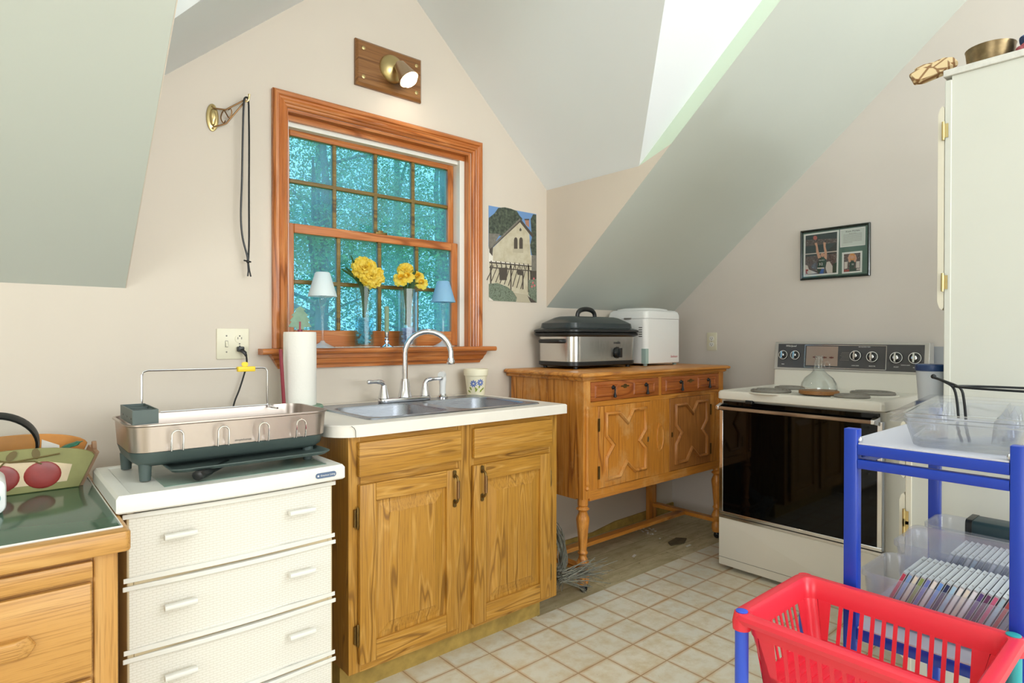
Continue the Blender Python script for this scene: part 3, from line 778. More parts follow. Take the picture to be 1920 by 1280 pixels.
# ------------------------------------------------------------------ plastic drawer unit
UX0, UX1, UY0, UY1, UZ = 0.222, 0.788, 1.662, 2.075, 0.80
du = thing('plastic_drawer_unit', 'white wicker-patterned plastic chest of four drawers left of the sink cabinet', 'drawer unit', (0.505, 1.87, 0))
m = MB()
m.rbox(UX0+0.025, UY0+0.03, 0.0, UX0+0.04, UY1-0.01, 0.755, 0.004); m.rbox(UX1-0.04, UY0+0.03, 0.0, UX1-0.025, UY1-0.01, 0.755, 0.004)
m.box(UX0+0.04, UY1-0.025, 0.0, UX1-0.04, UY1-0.012, 0.755)
for z in (0.06, 0.236, 0.41, 0.584): m.box(UX0+0.04, UY0+0.03, z-0.012, UX1-0.04, UY1-0.025, z)
part('frame', m, plain('tan_plastic_frame', '#cdbb98', 0.5), du)
def bowed(i, off, z):
    """footprint ring of the unit with a gently bowed front"""
    pts = []
    for k in range(13):
        t = k/12; x = UX0+i+(UX1-UX0-2*i)*t
        pts.append((x, UY0+i*0.6+off-0.013*math.sin(PI*t), z))
    return pts
m = MB()
def topring(i, z): return bowed(i, 0.0, z)+[(UX1-i, UY1-i, z), (UX0+i, UY1-i, z)]
m.loft([topring(0.006, 0.757), topring(0.0, 0.761), topring(0.0, 0.792), topring(0.006, UZ), topring(0.03, UZ), topring(0.034, UZ-0.003)])
part('top', m, M['wpl'], du, ang=30)
def front(z0, z1, lean=0.0):
    m = MB(); b = []
    a0 = [(p[0], p[1]-lean, p[2]) for p in bowed(0.030, 0.020, z0)]; a1 = [(p[0], p[1]+0.0, p[2]) for p in bowed(0.030, 0.020, z1)]
    for q in (a0, a1): b.append(q+[(q[-1][0], UY0+0.029, q[-1][2]), (q[0][0], UY0+0.029, q[0][2])])
    m.loft(b)
    d_ = part('drawer', m, M['wick'], du, ang=30)
    m = MB()
    for za, zb, ex in ((z1, z1+0.012, 0.010), (z0-0.012, z0, 0.008)):
        b = []
        for z in (za, zb):
            q = [(p[0]+(ex*(-1 if k < 6 else 1) if k in (0, 12) else 0), p[1]-ex, z) for k, p in enumerate(bowed(0.026, 0.020, z))]
            b.append(q+[(q[-1][0], UY0+0.029, z), (q[0][0], UY0+0.029, z)])
        m.loft(b)
        part('drawer_lip', m, M['wpl'], d_, bevel=0.003); m = MB()
    for t in (0.24, 0.78):
        x = UX0+(UX1-UX0)*t; y = UY0+0.038-0.013*math.sin(PI*t)-0.020
        m = MB(); zz = z0+(z1-z0)*0.62
        m.rbox(x-0.036, y-0.013, zz-0.007, x+0.036, y+0.004, zz+0.007, 0.005, axis='X', n=3)
        part('handle', m, M['wpl'], d_)
for k in range(4):
    z0 = 0.078+0.1725*k; front(z0, z0+0.141)
m = MB()
bx0, by, bz = 0.716, UY0-0.0075, 0.778
m.rbox(-0.031, -0.0012, -0.0075, 0.031, 0.0012, 0.0075, 0.0070, axis='Y', n=6)
mt = T(0.728, UY0-0.0062, 0.778) @ Matrix.Rotation(R(3.5), 4, 'Z'); m.mat(mt)
bd = part('badge', m, plain('slate_blue_badge', '#5c6f8c', 0.4), du)
text('badge_lettering', 'Gracious Living', 0.0072, mt @ T(0.005, -0.0014, 0) @ FACE_S, M['inkw'], bd)
m = MB(); m.lathe([(0.0028, -0.0016), (0.0028, -0.0012)], (-0.024, 0, 0), 8, axis='Y'); m.mat(mt); part('badge_mark', m, M['inkw'], bd)
m = MB()
m.poly([(0.36, 1.80, UZ-0.0026), (0.36, 1.70, UZ-0.0026), (0.72, 1.705, UZ-0.0026), (0.75, 1.95, UZ-0.0026), (0.5, 1.97, UZ-0.0026)])
o = part('plastic_film', MB().box(0.33, 1.705, UZ-0.0028, 0.752, 2.0, UZ-0.0016), plain('pale_green_mat', '#8fa79a', 0.25, var=0.15, vs=9), loc=(0.5, 1.85, UZ-0.003))
tag(o, 'thin greenish mat lying under the dish rack on the plastic drawer unit', 'mat')

# ------------------------------------------------------------------ dish rack
DX0, DX1, DY0, DY1 = 0.262, 0.790, 1.762, 2.035
dr = thing('dish_rack', 'stainless steel dish rack with charcoal base, cup hooks and a wire frame', 'dish rack', (0.52, 1.9, UZ))
def rr3(i, z, r=0.05): return [(p[0], p[1], z) for p in rrect(DX0+i, DY0+i, DX1-i, DY1-i, max(r-i, 0.004), 7)]
m = MB()
m.loft([rr3(0.006, 0.877), rr3(0.001, 0.942), rr3(-0.005, 0.945), rr3(-0.005, 0.949), rr3(0.003, 0.949), rr3(0.009, 0.880)], cap0=False, cap1=True)
part('basin', m, M['sspl'], dr, ang=45)
m = MB(); m.loft([rr3(0.03, 0.838, 0.06), rr3(0.014, 0.850, 0.055), rr3(0.006, 0.876)], cap0=True); part('base', m, M['dkgreen'], dr)
for x, y in ((0.305, 1.805), (0.292, 2.0), (0.735, 1.805), (0.745, 2.0)):
    m = MB(); m.lathe([(0.013, UZ+0.0002), (0.016, 0.8465)], (x, y, 0), 16); part('leg', m, M['dkgreen'], dr)
m = MB()
def rr4(i, z): return [(p[0], p[1], z) for p in rrect(0.345+i, 1.706+i, 0.772-i, 1.86-i, 0.03, 5)]
m.loft([rr4(0.008, 0.826), rr4(0.0, 0.834), rr4(0.0, 0.836), rr4(0.006, 0.836), rr4(0.014, 0.829)]); part('drip_tray', m, M['dkgreen'], dr)
m = MB(); m.tube(smooth_path([(0.50, 1.79, 0.824), (0.455, 1.735, 0.822), (0.415, 1.706, 0.818), (0.40, 1.694, 0.8165)], 4), [0.010]*6+[0.014]*4+[0.0155]*2+[0.010], 10, flat=0.8)
part('spout', m, M['black'], dr)
for x in (0.367, 0.478, 0.584, 0.690):
    m = MB(); y = DY0-0.006; ww = 0.0135
    a = [(x-ww, y+0.003, 0.876), (x-ww, y-0.012, 0.880), (x-ww, y-0.016, 0.900)]+[(x+ww*math.cos(R(180-18*i)), y-0.016, 0.918+ww*math.sin(R(18*i))) for i in range(11)]+[(x+ww, y-0.016, 0.900), (x+ww, y-0.012, 0.880), (x+ww, y+0.003, 0.876)]
    m.tube(a, 0.0022, 6)
    part('cup_hook', m, M['chrome'], dr)
m = MB()
wp = [(0.70, 1.96, 0.944), (0.692, 2.022, 0.944), (0.689, 2.024, 0.965), (0.689, 2.022, 1.062), (0.683, 2.022, 1.070), (0.672, 2.022, 1.072), (0.35, 2.022, 1.074), (0.338, 2.022, 1.070), (0.334, 2.022, 1.06), (0.334, 2.022, 0.944)]
m.tube(wp, 0.0028, 8); m.tube([(0.38, 2.018, 0.951), (0.69, 2.018, 0.951), (0.698, 1.99, 0.951)], 0.0028, 6)
part('wire_frame', m, M['chrome'], dr)
m = MB()
cx0, cx1, cy0, cy1, cz0, cz1 = 0.272, 0.330, 1.772, 1.955, 0.9495, 0.986
m.box(cx0, cy0, cz0, cx1, cy1, cz0+0.003)
for a in ((cx0, cy0, cx1, cy0+0.003, 0), (cx0, cy1-0.003, cx1, cy1, 0), (cx0, cy0+0.0031, cx0+0.003, cy1-0.0031, 0), (cx1-0.003, cy0+0.0031, cx1, cy1-0.0031, 0), (cx0+0.0031, cy0+0.058, cx1-0.0031, cy0+0.061, 0.003), (cx0+0.0031, cy0+0.118, cx1-0.0031, cy0+0.121, 0.003)): m.box(a[0], a[1], cz0+0.0031, a[2], a[3], cz1-a[4])
part('cutlery_caddy', m, M['dkgreen'], dr)
each('caddy_slot', [(cx0-0.0008, y-0.012, 0.962, cx0+0.001, y+0.012, 0.966) for y in (1.80, 1.86, 1.92)], M['black'], dr)
text('brand_lettering', 'simplehuman', 0.0085, T(0.536, DY0-0.0002+0.0045, 0.886) @ FACE_S, M['inkg'], dr)
o = thing('sponge_clip', 'small yellow plastic clip hooked on the wire frame of the dish rack', 'clip', (0.62, 2.012, 1.06))
m = MB(); m.rbox(0.592, 2.0, 1.062, 0.645, 2.019, 1.078, 0.003, e=0.002); part('tray', m, M['yellow'], o)
m = MB(); m.rbox(0.607, 2.013, 1.078, 0.626, 2.018, 1.092, 0.006, axis='Y'); part('hook', m, M['yellow'], o)

# ------------------------------------------------------------------ old oak desk at the left
KX0, KX1, KY0, KY1, KZ = -0.95, 0.232, 1.525, 2.27, 0.755
dk = thing('desk', 'old golden oak desk with plank drawers at the left edge of the room', 'desk', (-0.3, 1.9, 0))
m = MB(); m.rbox(KX0, KY0, KZ-0.045, KX1, KY1, KZ-0.0005, 0.012, e=0.005); part('top', m, M['deskX'], dk)
m = MB(); m.rbox(KX0+0.01, KY0+0.035, KZ-0.0003, KX1-0.014, KY1-0.005, KZ+0.0035, 0.008, e=0.001); part('desk_pad', m, M['greentop'], dk)
m = MB(); m.tube([(KX1-0.0125, KY1-0.005, KZ+0.0018), (KX1-0.0125, KY0+0.034, KZ+0.0018), (KX0+0.01, KY0+0.034, KZ+0.0018)], 0.0028, 6); part('pad_edge', m, M['wpl'], dk)
each('post', ((KX1-0.066, KY0+0.022, 0, KX1-0.022, KY0+0.07, KZ-0.0455), (KX1-0.066, KY1-0.07, 0, KX1-0.022, KY1-0.025, KZ-0.0455), (-0.46, KY0+0.022, 0, -0.42, KY0+0.07, KZ-0.0455)), M['deskZ'], dk, bevel=0.003)
m = MB(); m.box(KX1-0.050, KY0+0.07, 0.06, KX1-0.030, KY1-0.07, KZ-0.0455); part('side_panel', m, M['deskZ'], dk)
m = MB(); m.box(-0.42, KY0+0.030, 0.05, KX1-0.066, KY0+0.05, KZ-0.0455); part('front_rail', m, M['deskX'], dk)
m = MB(); m.rbox(-0.41, KY0+0.012, 0.664, KX1-0.068, KY0+0.0298, 0.700, 0.003, axis='Y', e=0.002); part('writing_slide', m, M['deskX'], dk)
for z0, z1 in ((0.462, 0.655), (0.262, 0.452), (0.06, 0.252)):
    m = MB(); m.rbox(-0.41, KY0+0.012, z0, KX1-0.070, KY0+0.0298, z1, 0.003, axis='Y', e=0.003)
    d_ = part('drawer', m, M['deskX'], dk)
    m = MB(); zc = (z0+z1)/2; prof2 = []
    m.loft([[(-0.055+q*s_, KY0+0.0118-dd, zc+zz*s_) for q, zz in [(a*0.125, b) for a, b in [(-1, 0), (-0.9, 0.020), (0.9, 0.020), (1, 0), (0.9, -0.020), (-0.9, -0.020)]]] for s_, dd in ((1.0, 0), (1.0, 0.008), (0.8, 0.018))])
    part('handle', m, M['deskX'], d_, bevel=0.003)

# things on the desk
bs = thing('fruit_basket', 'olive green wooden basket painted with two red apples on the desk', 'basket', (0.06, 2.10, KZ+0.0036))
BZ = KZ+0.0038
m = MB()
fy0 = 2.045
pf = [(-0.105, BZ), (0.188, BZ), (0.224, BZ+0.082)]+[(0.06+0.164*math.cos(R(a)), BZ+0.082+0.034*math.sin(R(a))) for a in range(15, 170, 12)]+[(-0.135, BZ+0.086)]
m.prism(pf, 'Y', fy0, fy0+0.012); part('front_panel', m, M['oat'], bs, bevel=0.002)
m = MB()
ins = [(-0.095, BZ+0.018), (0.160, BZ+0.020), (0.172, BZ+0.064), (0.12, BZ+0.078), (0.03, BZ+0.088), (-0.05, BZ+0.078), (-0.105, BZ+0.062)]
m.prism([(a, b) for a, b in ins], 'Y', fy0-0.001, fy0+0.002); part('painted_ground', m, plain('cream_pink_paint', '#dfcaa8', 0.6, var=0.1, vs=20), bs)
m = MB()
for cx in (0.018, 0.108): m.sphere((cx, fy0-0.001, BZ+0.044), 0.036, 24, sc=(1.18 if cx < .1 else 1.12, 0.10, 1.0))
part('apples', m, plain('dark_red_apple', '#93342f', 0.35, var=0.25, vs=18), bs)
m = MB()
m.tube([(0.018, fy0-0.003, BZ+0.074), (0.03, fy0-0.003, BZ+0.088), (0.055, fy0-0.003, BZ+0.087), (0.10, fy0-0.003, BZ+0.092), (0.145, fy0-0.003, BZ+0.097)], 0.0022, 6)
m.tube([(0.005, fy0-0.003, BZ+0.097), (0.04, fy0-0.003, BZ+0.086), (0.09, fy0-0.003, BZ+0.083), (0.106, fy0-0.003, BZ+0.074)], 0.002, 6)
for cx, a in ((0.044, 0.9), (0.094, 1.7)):
    m.loft([[(cx+math.cos(a)*0.015*math.cos(t)-math.sin(a)*0.009*math.sin(t), fy0-dd, BZ+0.102+math.sin(a)*0.015*math.cos(t)+math.cos(a)*0.009*math.sin(t)) for t in [k*PI/5 for k in range(10)]] for dd in (0.0, 0.003)])
part('stems_and_leaves', m, plain('brown_green_leaf', '#6a5a2c', 0.5), bs)
m = MB(); by1 = 2.225
pb = [(-0.105, BZ), (0.188, BZ), (0.224, BZ+0.095)]+[(0.06+0.164*math.cos(R(a)), BZ+0.092+0.042*math.sin(R(a))) for a in range(15, 170, 12)]+[(-0.135, BZ+0.092)]
m.prism(pb, 'Y', by1-0.01, by1); part('back_panel', m, M['orangew'], bs, bevel=0.002)
for s_, xa, xb in ((1, 0.188, 0.226), (-1, -0.105, -0.137)):
    m = MB(); m.loft([[(xa, fy0+0.0125, BZ), (xa, by1-0.0105, BZ), (xa+0.010*s_, by1-0.0105, BZ), (xa+0.010*s_, fy0+0.0125, BZ)], [(xb, fy0+0.0125, BZ+0.088), (xb, by1-0.0105, BZ+0.088), (xb+0.010*s_, by1-0.0105, BZ+0.088), (xb+0.010*s_, fy0+0.0125, BZ+0.088)]])
    if s_ > 0: m.lathe([(0.018, 0), (0.018, 0.010)], (0.226, 2.13, BZ+0.092), 16, axis='X')
    part('end_panel', m, plain('faded_brown_wood', '#a98466', 0.6), bs)
m = MB(); m.box(-0.103, fy0+0.0125, BZ+0.0002, 0.186, by1-0.0105, BZ+0.008); part('bottom', m, M['orangew'], bs)
m = MB(); m.loft([[(0.105, 2.10, BZ+0.05), (0.15, 2.11, BZ+0.05), (0.15, 2.118, BZ+0.052), (0.105, 2.108, BZ+0.052)], [(0.11, 2.115, BZ+0.128), (0.15, 2.13, BZ+0.106), (0.15, 2.132, BZ+0.107), (0.11, 2.118, BZ+0.129)]])
o = part('crumpled_wrapper', m, plain('white_wrapper', '#e3ded6', 0.4), loc=(0.12, 2.11, BZ+0.05)); tag(o, 'crumpled white wrapper sticking up inside the fruit basket', 'wrapper')
m = MB(); m.tube(smooth_path([(0.13, 2.16, BZ+0.035), (0.155, 2.15, BZ+0.09), (0.185, 2.14, BZ+0.104), (0.205, 2.135, BZ+0.112)], 3), [0.014]*4+[0.011]*4+[0.002]*2, 8, flat=0.4)
o = part('green_bag', m, plain('green_foil', '#23694f', 0.3), loc=(0.16, 2.15, BZ+0.06)); tag(o, 'dark green folded packet in the right end of the fruit basket', 'packet')
mg = thing('magnifying_glass', 'large round black-rimmed lens leaning up out of the fruit basket', 'magnifier', (0.02, 2.12, BZ+0.1))
mt = T(0.015, 2.12, BZ+0.128) @ Matrix.Rotation(R(22), 4, 'Y') @ Matrix.Rotation(R(-62), 4, 'X')
m = MB(); m.lathe([(0.083, 0), (0.084, -0.013), (0.090, -0.013), (0.092, 0), (0.090, 0.013), (0.084, 0.013), (0.083, 0.0)], (0, 0, 0), 40, cap=False);
m.mat(mt); part('rim', m, M['black'], mg)
m = MB(); m.lathe([(0.0, -0.002), (0.0825, -0.001), (0.0825, 0.001), (0.0, 0.002)], (0, 0, 0), 40); m.mat(mt); part('lens', m, M['glass'], mg)
wb = thing('white_device', 'white rounded plastic appliance on the desk at the left picture edge', 'appliance', (-0.04, 1.88, BZ))
m = MB(); m.rbox(-0.13, 1.83, BZ, 0.030, 1.96, BZ+0.085, 0.022, axis='Y', n=5, e=0.008); part('body', m, M['wpl2'], wb)
m = MB(); m.lathe([(0.012, -0.001), (0.012, 0.0)], (0.008, 1.829, BZ+0.04), 20, axis='Y'); part('badge', m, plain('teal_badge', '#8fb5b0', 0.4), wb)

# ------------------------------------------------------------------ on the window sill
SZ = 1.1272
def sill_lamp(x, y, label, sh='shade'):
    t = thing('sill_lamp', label, 'lamp', (x, y, SZ), 'small glass lamps on the window sill')
    m = MB(); m.lathe([(0.0065, SZ+0.0305), (0.0055, SZ+0.05), (0.007, SZ+0.12), (0.0085, SZ+0.16), (0.013, SZ+0.182), (0.016, SZ+0.192), (0.016, SZ+0.202), (0.008, SZ+0.207), (0.006, SZ+0.212)], (x, y, 0), 24)
    part('glass_stem', m, M['glass'], t)
    m = MB(); m.lathe([(0.050, SZ+0.0003), (0.050, SZ+0.003), (0.034, SZ+0.010), (0.012, SZ+0.022), (0.0065, SZ+0.030)], (x, y, 0), 24); part('base', m, M['glassrefl'], t)
    m = MB(); m.lathe([(0.016, SZ+0.2125), (0.017, SZ+0.216), (0.010, SZ+0.222), (0.004, SZ+0.24)], (x, y, 0), 16)
    for k in range(3):
        a = k*2.1; m.tube([(x, y, SZ+0.222), (x+0.05*math.cos(a), y+0.05*math.sin(a), SZ+0.222)], 0.0012, 5)
    part('shade_holder', m, M['chrome'], t)
    m = MB(); m.lathe([(0.058, SZ+0.210), (0.0575, SZ+0.212), (0.030, SZ+0.305), (0.026, SZ+0.309), (0.0265, SZ+0.305), (0.0565, SZ+0.211)], (x, y, 0), 32, cap=False)
    m.lathe([(0.026, SZ+0.309), (0.001, SZ+0.310)], (x, y, 0), 32, cap=False)
    part('lamp_shade', m, M[sh], t)
sill_lamp(1.033, 2.382, 'glass-stemmed lamp with pale shade on the sill beside the paper towels')
sill_lamp(1.628, 2.384, 'glass-stemmed lamp with shade coloured for blue sky light on the sill right of the faucet', 'shade2')
def vase(x, y, h, hw, rot, gem, fill, label, gl):
    t = thing('glass_vase', label, 'vase', (x, y, SZ), 'square glass vases on the window sill', R(rot))
    mt = T(x, y, SZ) @ Matrix.Rotation(R(rot), 4, 'Z')
    def rg(q, z): return [(p[0], p[1], z) for p in rrect(-q, -q, q, q, 0.004, 3)]
    m = MB(); m.loft([rg(hw, 0.0003), rg(hw, h), rg(hw-0.004, h), rg(hw-0.004, 0.010), ], cap1=True); m.mat(mt); part('vase', m, gl, t)
    m = MB(); m.loft([rg(hw-0.0045, 0.0105), rg(hw-0.0045, fill)]); m.mat(mt); part('water', m, clear('vase_water_'+gem, (0.80, 0.95, 0.98), 0.015, (0.8, 0.9, 1), 0.3, 0.03, 1.3), t)
    r = random.Random(int(x*100)); m = MB(); top = 0.125 if gem == 'gem' else 0.085
    k = 0
    while k < 150:
        p = (r.uniform(-hw+0.012, hw-0.012), r.uniform(-hw+0.012, hw-0.012), r.uniform(0.018, top))
        m.sphere(p, r.uniform(0.006, 0.009), 8, sc=(1, 1, 0.75)); k += 1
    m.mat(mt); o = part('glass_gems', m, M[gem], t); o['kind'] = 'stuff'
    return t
vase(1.222, 2.385, 0.262, 0.034, 41, 'gem', 0.128, 'clear square vase with turquoise glass gems, left of the green candle', M['vase'])
vase(1.437, 2.385, 0.262, 0.034, 41, 'gem2', 0.170, 'clear square vase with lilac glass gems, behind the faucet spout', M['glass'])
def flower(base, head, size, kind, label, group, leaves, seed, vc):
    """one silk flower: bent stem, ruffled bloom and strap leaves"""
    r = random.Random(seed)
    base, head = Vector(base), Vector(head)
    t = thing('silk_flower', label, 'flower', base, group)
    def rim(tip, rad):
        d_ = Vector((tip.x-vc[0], tip.y-vc[1], 0)); d_ = d_*min(1.0, rad/max(d_.length, 1e-6)); return Vector((vc[0]+d_.x, vc[1]+d_.y, SZ+0.268))
    mid = rim(head, 0.022)
    m = MB(); m.tube(smooth_path([base, mid, head], 5), 0.0026, 6); part('stem', m, M['leaf'], t)
    m = MB()
    ax = Vector((-0.45, -0.75, 0.45)).normalized()
    q = ax.to_track_quat('Z', 'Y').to_matrix().to_4x4()
    rows = [(12, 1.0, 0.0, 0.0), (12, 0.98, 0.30, 0.5), (11, 0.86, 0.60, 0.25), (9, 0.70, 0.90, 0.4), (8, 0.52, 1.15, 0.5), (5, 0.36, 1.4, 0.2)] if kind == 'double' else [(6, 1.0, 0.1, 0.0), (6, 0.92, 0.25, 0.5)]
    for n, ln, tilt, off in rows:
        for k in range(n):
            a = 2*PI*(k+off)/n+r.uniform(-.1, .1); l_ = size*ln*r.uniform(.9, 1.1); wd = l_*(0.42 if kind == 'double' else 0.36)
            tl = tilt+r.uniform(-.12, .12)
            def pt(s_, w_, bend):
                rad = l_*s_*math.cos(tl+bend*s_); z = l_*s_*math.sin(tl+bend*s_)+0.002
                return Vector((rad*math.cos(a)-w_*math.sin(a), rad*math.sin(a)+w_*math.cos(a), z))
            g = [[pt(s_, wd*wf*e, -0.25)+Vector((0, 0, 0.10*l_*(0.5-0.8*abs(e))*(1 if s_ > .5 else .3)+r.uniform(-1, 1)*(0.16 if kind == 'double' else 0.06)*l_*(s_ > .7))) for e in (-1, -0.5, 0, 0.5, 1)] for s_, wf in ((0.05, 0.15), (0.45, 0.85), (0.8, 1.0), (1.0, 0.55))]
            vs = [p for row in g for p in row]
            m.add(vs, [(i*5+j, i*5+j+1, i*5+j+6, i*5+j+5) for i in range(3) for j in range(4)], 0)
    if kind == 'trumpet':
        m.lathe([(size*0.16, 0.0), (size*0.24, size*0.22), (size*0.30, size*0.42), (size*0.40, size*0.52), (size*0.37, size*0.51), (size*0.27, size*0.40), (size*0.2, size*0.1)], (0, 0, 0), 14, 1, cap=False)
    m.mat(T(*head) @ q)
    part('bloom', m, [M['petal'], M['petal2']], t, flat=True)
    for tip, wd in leaves:
        tip = Vector(tip); c1 = rim(tip, 0.013); path = smooth_path([base+Vector((0, 0, 0.0)), c1, tip], 6)
        m = MB(); side = (tip-base).cross(Vector((r.uniform(-.6, .1), -1, 0))).normalized()
        vs = []; n = len(path)
        for i, p in enumerate(path):
            q_ = i/(n-1); ww = 1.35*wd*min(1.0, 0.35+1.5*q_)*(1-q_**4)
            vs += [p-side*ww, p+Vector((0.0, -0.002, 0)), p+side*ww]
        m.add(vs, [(i*3+j, i*3+j+1, i*3+j+4, i*3+j+3) for i in range(n-1) for j in range(2)])
        part('leaf', m, M['leaf'], t, flat=True)
GL, GR = 'yellow silk flowers in the left vase', 'yellow daffodils in the right vase'
zb = SZ+0.03
flower((1.225, 2.39, zb+0.08), (1.215, 2.375, 1.468), 0.052, 'double', 'large pale yellow ruffled bloom at the top of the left vase', GL,
       [((1.118, 2.40, 1.462), 0.009), ((1.140, 2.405, 1.470), 0.009), ((1.165, 2.405, 1.528), 0.007)], 3, (1.222, 2.385))
flower((1.215, 2.38, zb+0.09), (1.240, 2.352, 1.430), 0.052, 'double', 'golden ruffled bloom hanging lower over the rim of the left vase', GL,
       [((1.305, 2.39, 1.430), 0.009), ((1.262, 2.372, 1.378), 0.011)], 8, (1.222, 2.385))
flower((1.440, 2.385, zb+0.06), (1.392, 2.372, 1.432), 0.036, 'trumpet', 'outermost left daffodil in the vase behind the faucet', GR, [((1.402, 2.38, 1.442), 0.007)], 4, (1.437, 2.385))
flower((1.437, 2.39, zb+0.07), (1.422, 2.368, 1.442), 0.034, 'trumpet', 'daffodil facing forward in the middle of the right-hand vase', GR, [((1.452, 2.37, 1.478), 0.010), ((1.416, 2.39, 1.472), 0.007)], 5, (1.437, 2.385))
flower((1.433, 2.395, zb+0.07), (1.428, 2.395, 1.475), 0.036, 'double', 'tallest pale yellow bloom standing up at the back of the right-hand vase', GR, [((1.476, 2.38, 1.482), 0.011), ((1.462, 2.372, 1.45), 0.012)], 6, (1.437, 2.385))
flower((1.442, 2.39, zb+0.06), (1.487, 2.385, 1.448), 0.033, 'trumpet', 'upper of the two daffodils at the right side of the right-hand vase', GR, [((1.523, 2.39, 1.463), 0.007)], 7, (1.437, 2.385))
flower((1.444, 2.38, zb+0.06), (1.500, 2.372, 1.418), 0.031, 'trumpet', 'lower of the two daffodils at the right side of the right-hand vase', GR, [((1.530, 2.385, 1.474), 0.007)], 9, (1.437, 2.385))
ch = thing('candlestick', 'small silver candlestick between the two vases on the sill', 'candlestick', (1.325, 2.378, SZ))
m = MB(); m.lathe([(0.030, SZ+0.0003), (0.029, SZ+0.003), (0.012, SZ+0.012), (0.007, SZ+0.018), (0.011, SZ+0.022), (0.011, SZ+0.028), (0.006, SZ+0.032), (0.010, SZ+0.038), (0.006, SZ+0.043), (0.009, SZ+0.048), (0.0095, SZ+0.066), (0.0, SZ+0.066)], (1.325, 2.378, 0), 20)
part('holder', m, M['chrome'], ch)
m = MB(); m.lathe([(0.0085, SZ+0.0663), (0.0102, SZ+0.068), (0.0102, SZ+0.176), (0.008, SZ+0.180), (0.0, SZ+0.177)], (1.325, 2.378, 0), 18)
o = part('candle', m, M['candle'], loc=(1.325, 2.378, SZ+0.066)); tag(o, 'sage green taper candle in the silver candlestick', 'candle')

# ------------------------------------------------------------------ on the window wall
wl = thing('wall_lamp', 'lit brass spot lamp on a wooden plaque above the window', 'wall lamp', (1.35, YW, 2.35))
m = MB(); y1 = YW-0.0005
rings = []
for i, y in ((0.0, y1), (0.0, y1-0.012), (0.008, y1-0.020), (0.010, y1-0.022)):
    rings.append([(1.182+i, y, 2.246+i), (1.508-i, y, 2.246+i), (1.508-i, y, 2.442-i), (1.182+i, y, 2.442-i)])
m.loft(rings); part('plaque', m, wood('plaque_walnut', '#5e3a1c', '#8a5e34', '#9c7043', 'X', 4, 0.3), wl, ang=20)
for x in (1.214, 1.476):
    for z in (2.282, 2.404):
        m = MB(); m.lathe([(0.009, y1-0.0225), (0.008, y1-0.025), (0.004, y1-0.026)], (x, 0, z), 14, axis='Y'); part('screw', m, M['brass'], wl)
rx, rz = 1.352, 2.353
m = MB(); m.lathe([(0.062, y1-0.0222), (0.061, y1-0.028), (0.050, y1-0.040), (0.030, y1-0.048), (0.018, y1-0.052), (0.010, y1-0.056)], (rx, 0, rz), 32, axis='Y'); part('rose', m, M['brass'], wl)
m = MB(); m.lathe([(0.010, y1-0.052), (0.010, y1-0.076)], (rx, 0, rz), 14, axis='Y'); m.sphere((rx, y1-0.082, rz), 0.014); part('swivel', m, M['brass'], wl)
hd = Vector((0.30, -0.46, -0.83)).normalized()
q = hd.to_track_quat('Z', 'Y').to_matrix().to_4x4(); mt = T(rx, y1-0.084, rz) @ q
m = MB(); m.lathe([(0.012, -0.010), (0.024, 0.002), (0.028, 0.02), (0.036, 0.055), (0.045, 0.085), (0.043, 0.085), (0.034, 0.055), (0.026, 0.02)], (0, 0, 0), 28, cap=False)
m.mat(mt); part('lamp_shade', m, plain('satin_brass_shade', '#b9a184', 0.35, 0.8), wl)
m = MB(); m.lathe([(0.012, 0.01), (0.016, 0.03), (0.034, 0.075), (0.037, 0.088), (0.030, 0.099), (0.0, 0.104)], (0, 0, 0), 24); m.mat(mt); part('bulb', m, emit('lamp_bulb', '#fff0da', 26), wl)
b = light('wall_lamp_light', 'SPOT', tuple(mt @ Vector((0, 0, 0.125))), hd, 5, (1.0, 0.80, 0.58), spot_size=R(115), spot_blend=1.0, shadow_soft_size=0.04)
b.parent = wl; b.matrix_parent_inverse = Matrix.Translation(-Vector(wl.location))

bk = thing('wall_bracket', 'brass hanging bracket with wire scrolls on the wall left of the window', 'bracket', (0.622, YW, 1.97))
m = MB(); m.loft([[(0.622+0.021*math.cos(t)*(1 if abs(math.sin(t)) < .99 else 1)-i*math.cos(t), y1-d_, 1.973+(0.050-i)*math.sin(t)) for t in [k*PI/12 for k in range(24)]] for i, d_ in ((0, 0), (0, 0.004), (0.004, 0.006))])
m.loft([[(0.622+0.011*math.cos(t)*k_, y1-0.006-d_, 1.973+0.032*math.sin(t)*k_) for t in [k*PI/12 for k in range(24)]] for k_, d_ in ((1, 0), (0.85, 0.008), (0.5, 0.012))])
part('back_plate', m, M['brass'], bk)
for z in (1.933, 2.012):
    m = MB(); m.lathe([(0.0045, y1-0.0062), (0.003, y1-0.009)], (0.622, 0, z), 10, axis='Y'); part('screw', m, M['dkbrass'], bk)
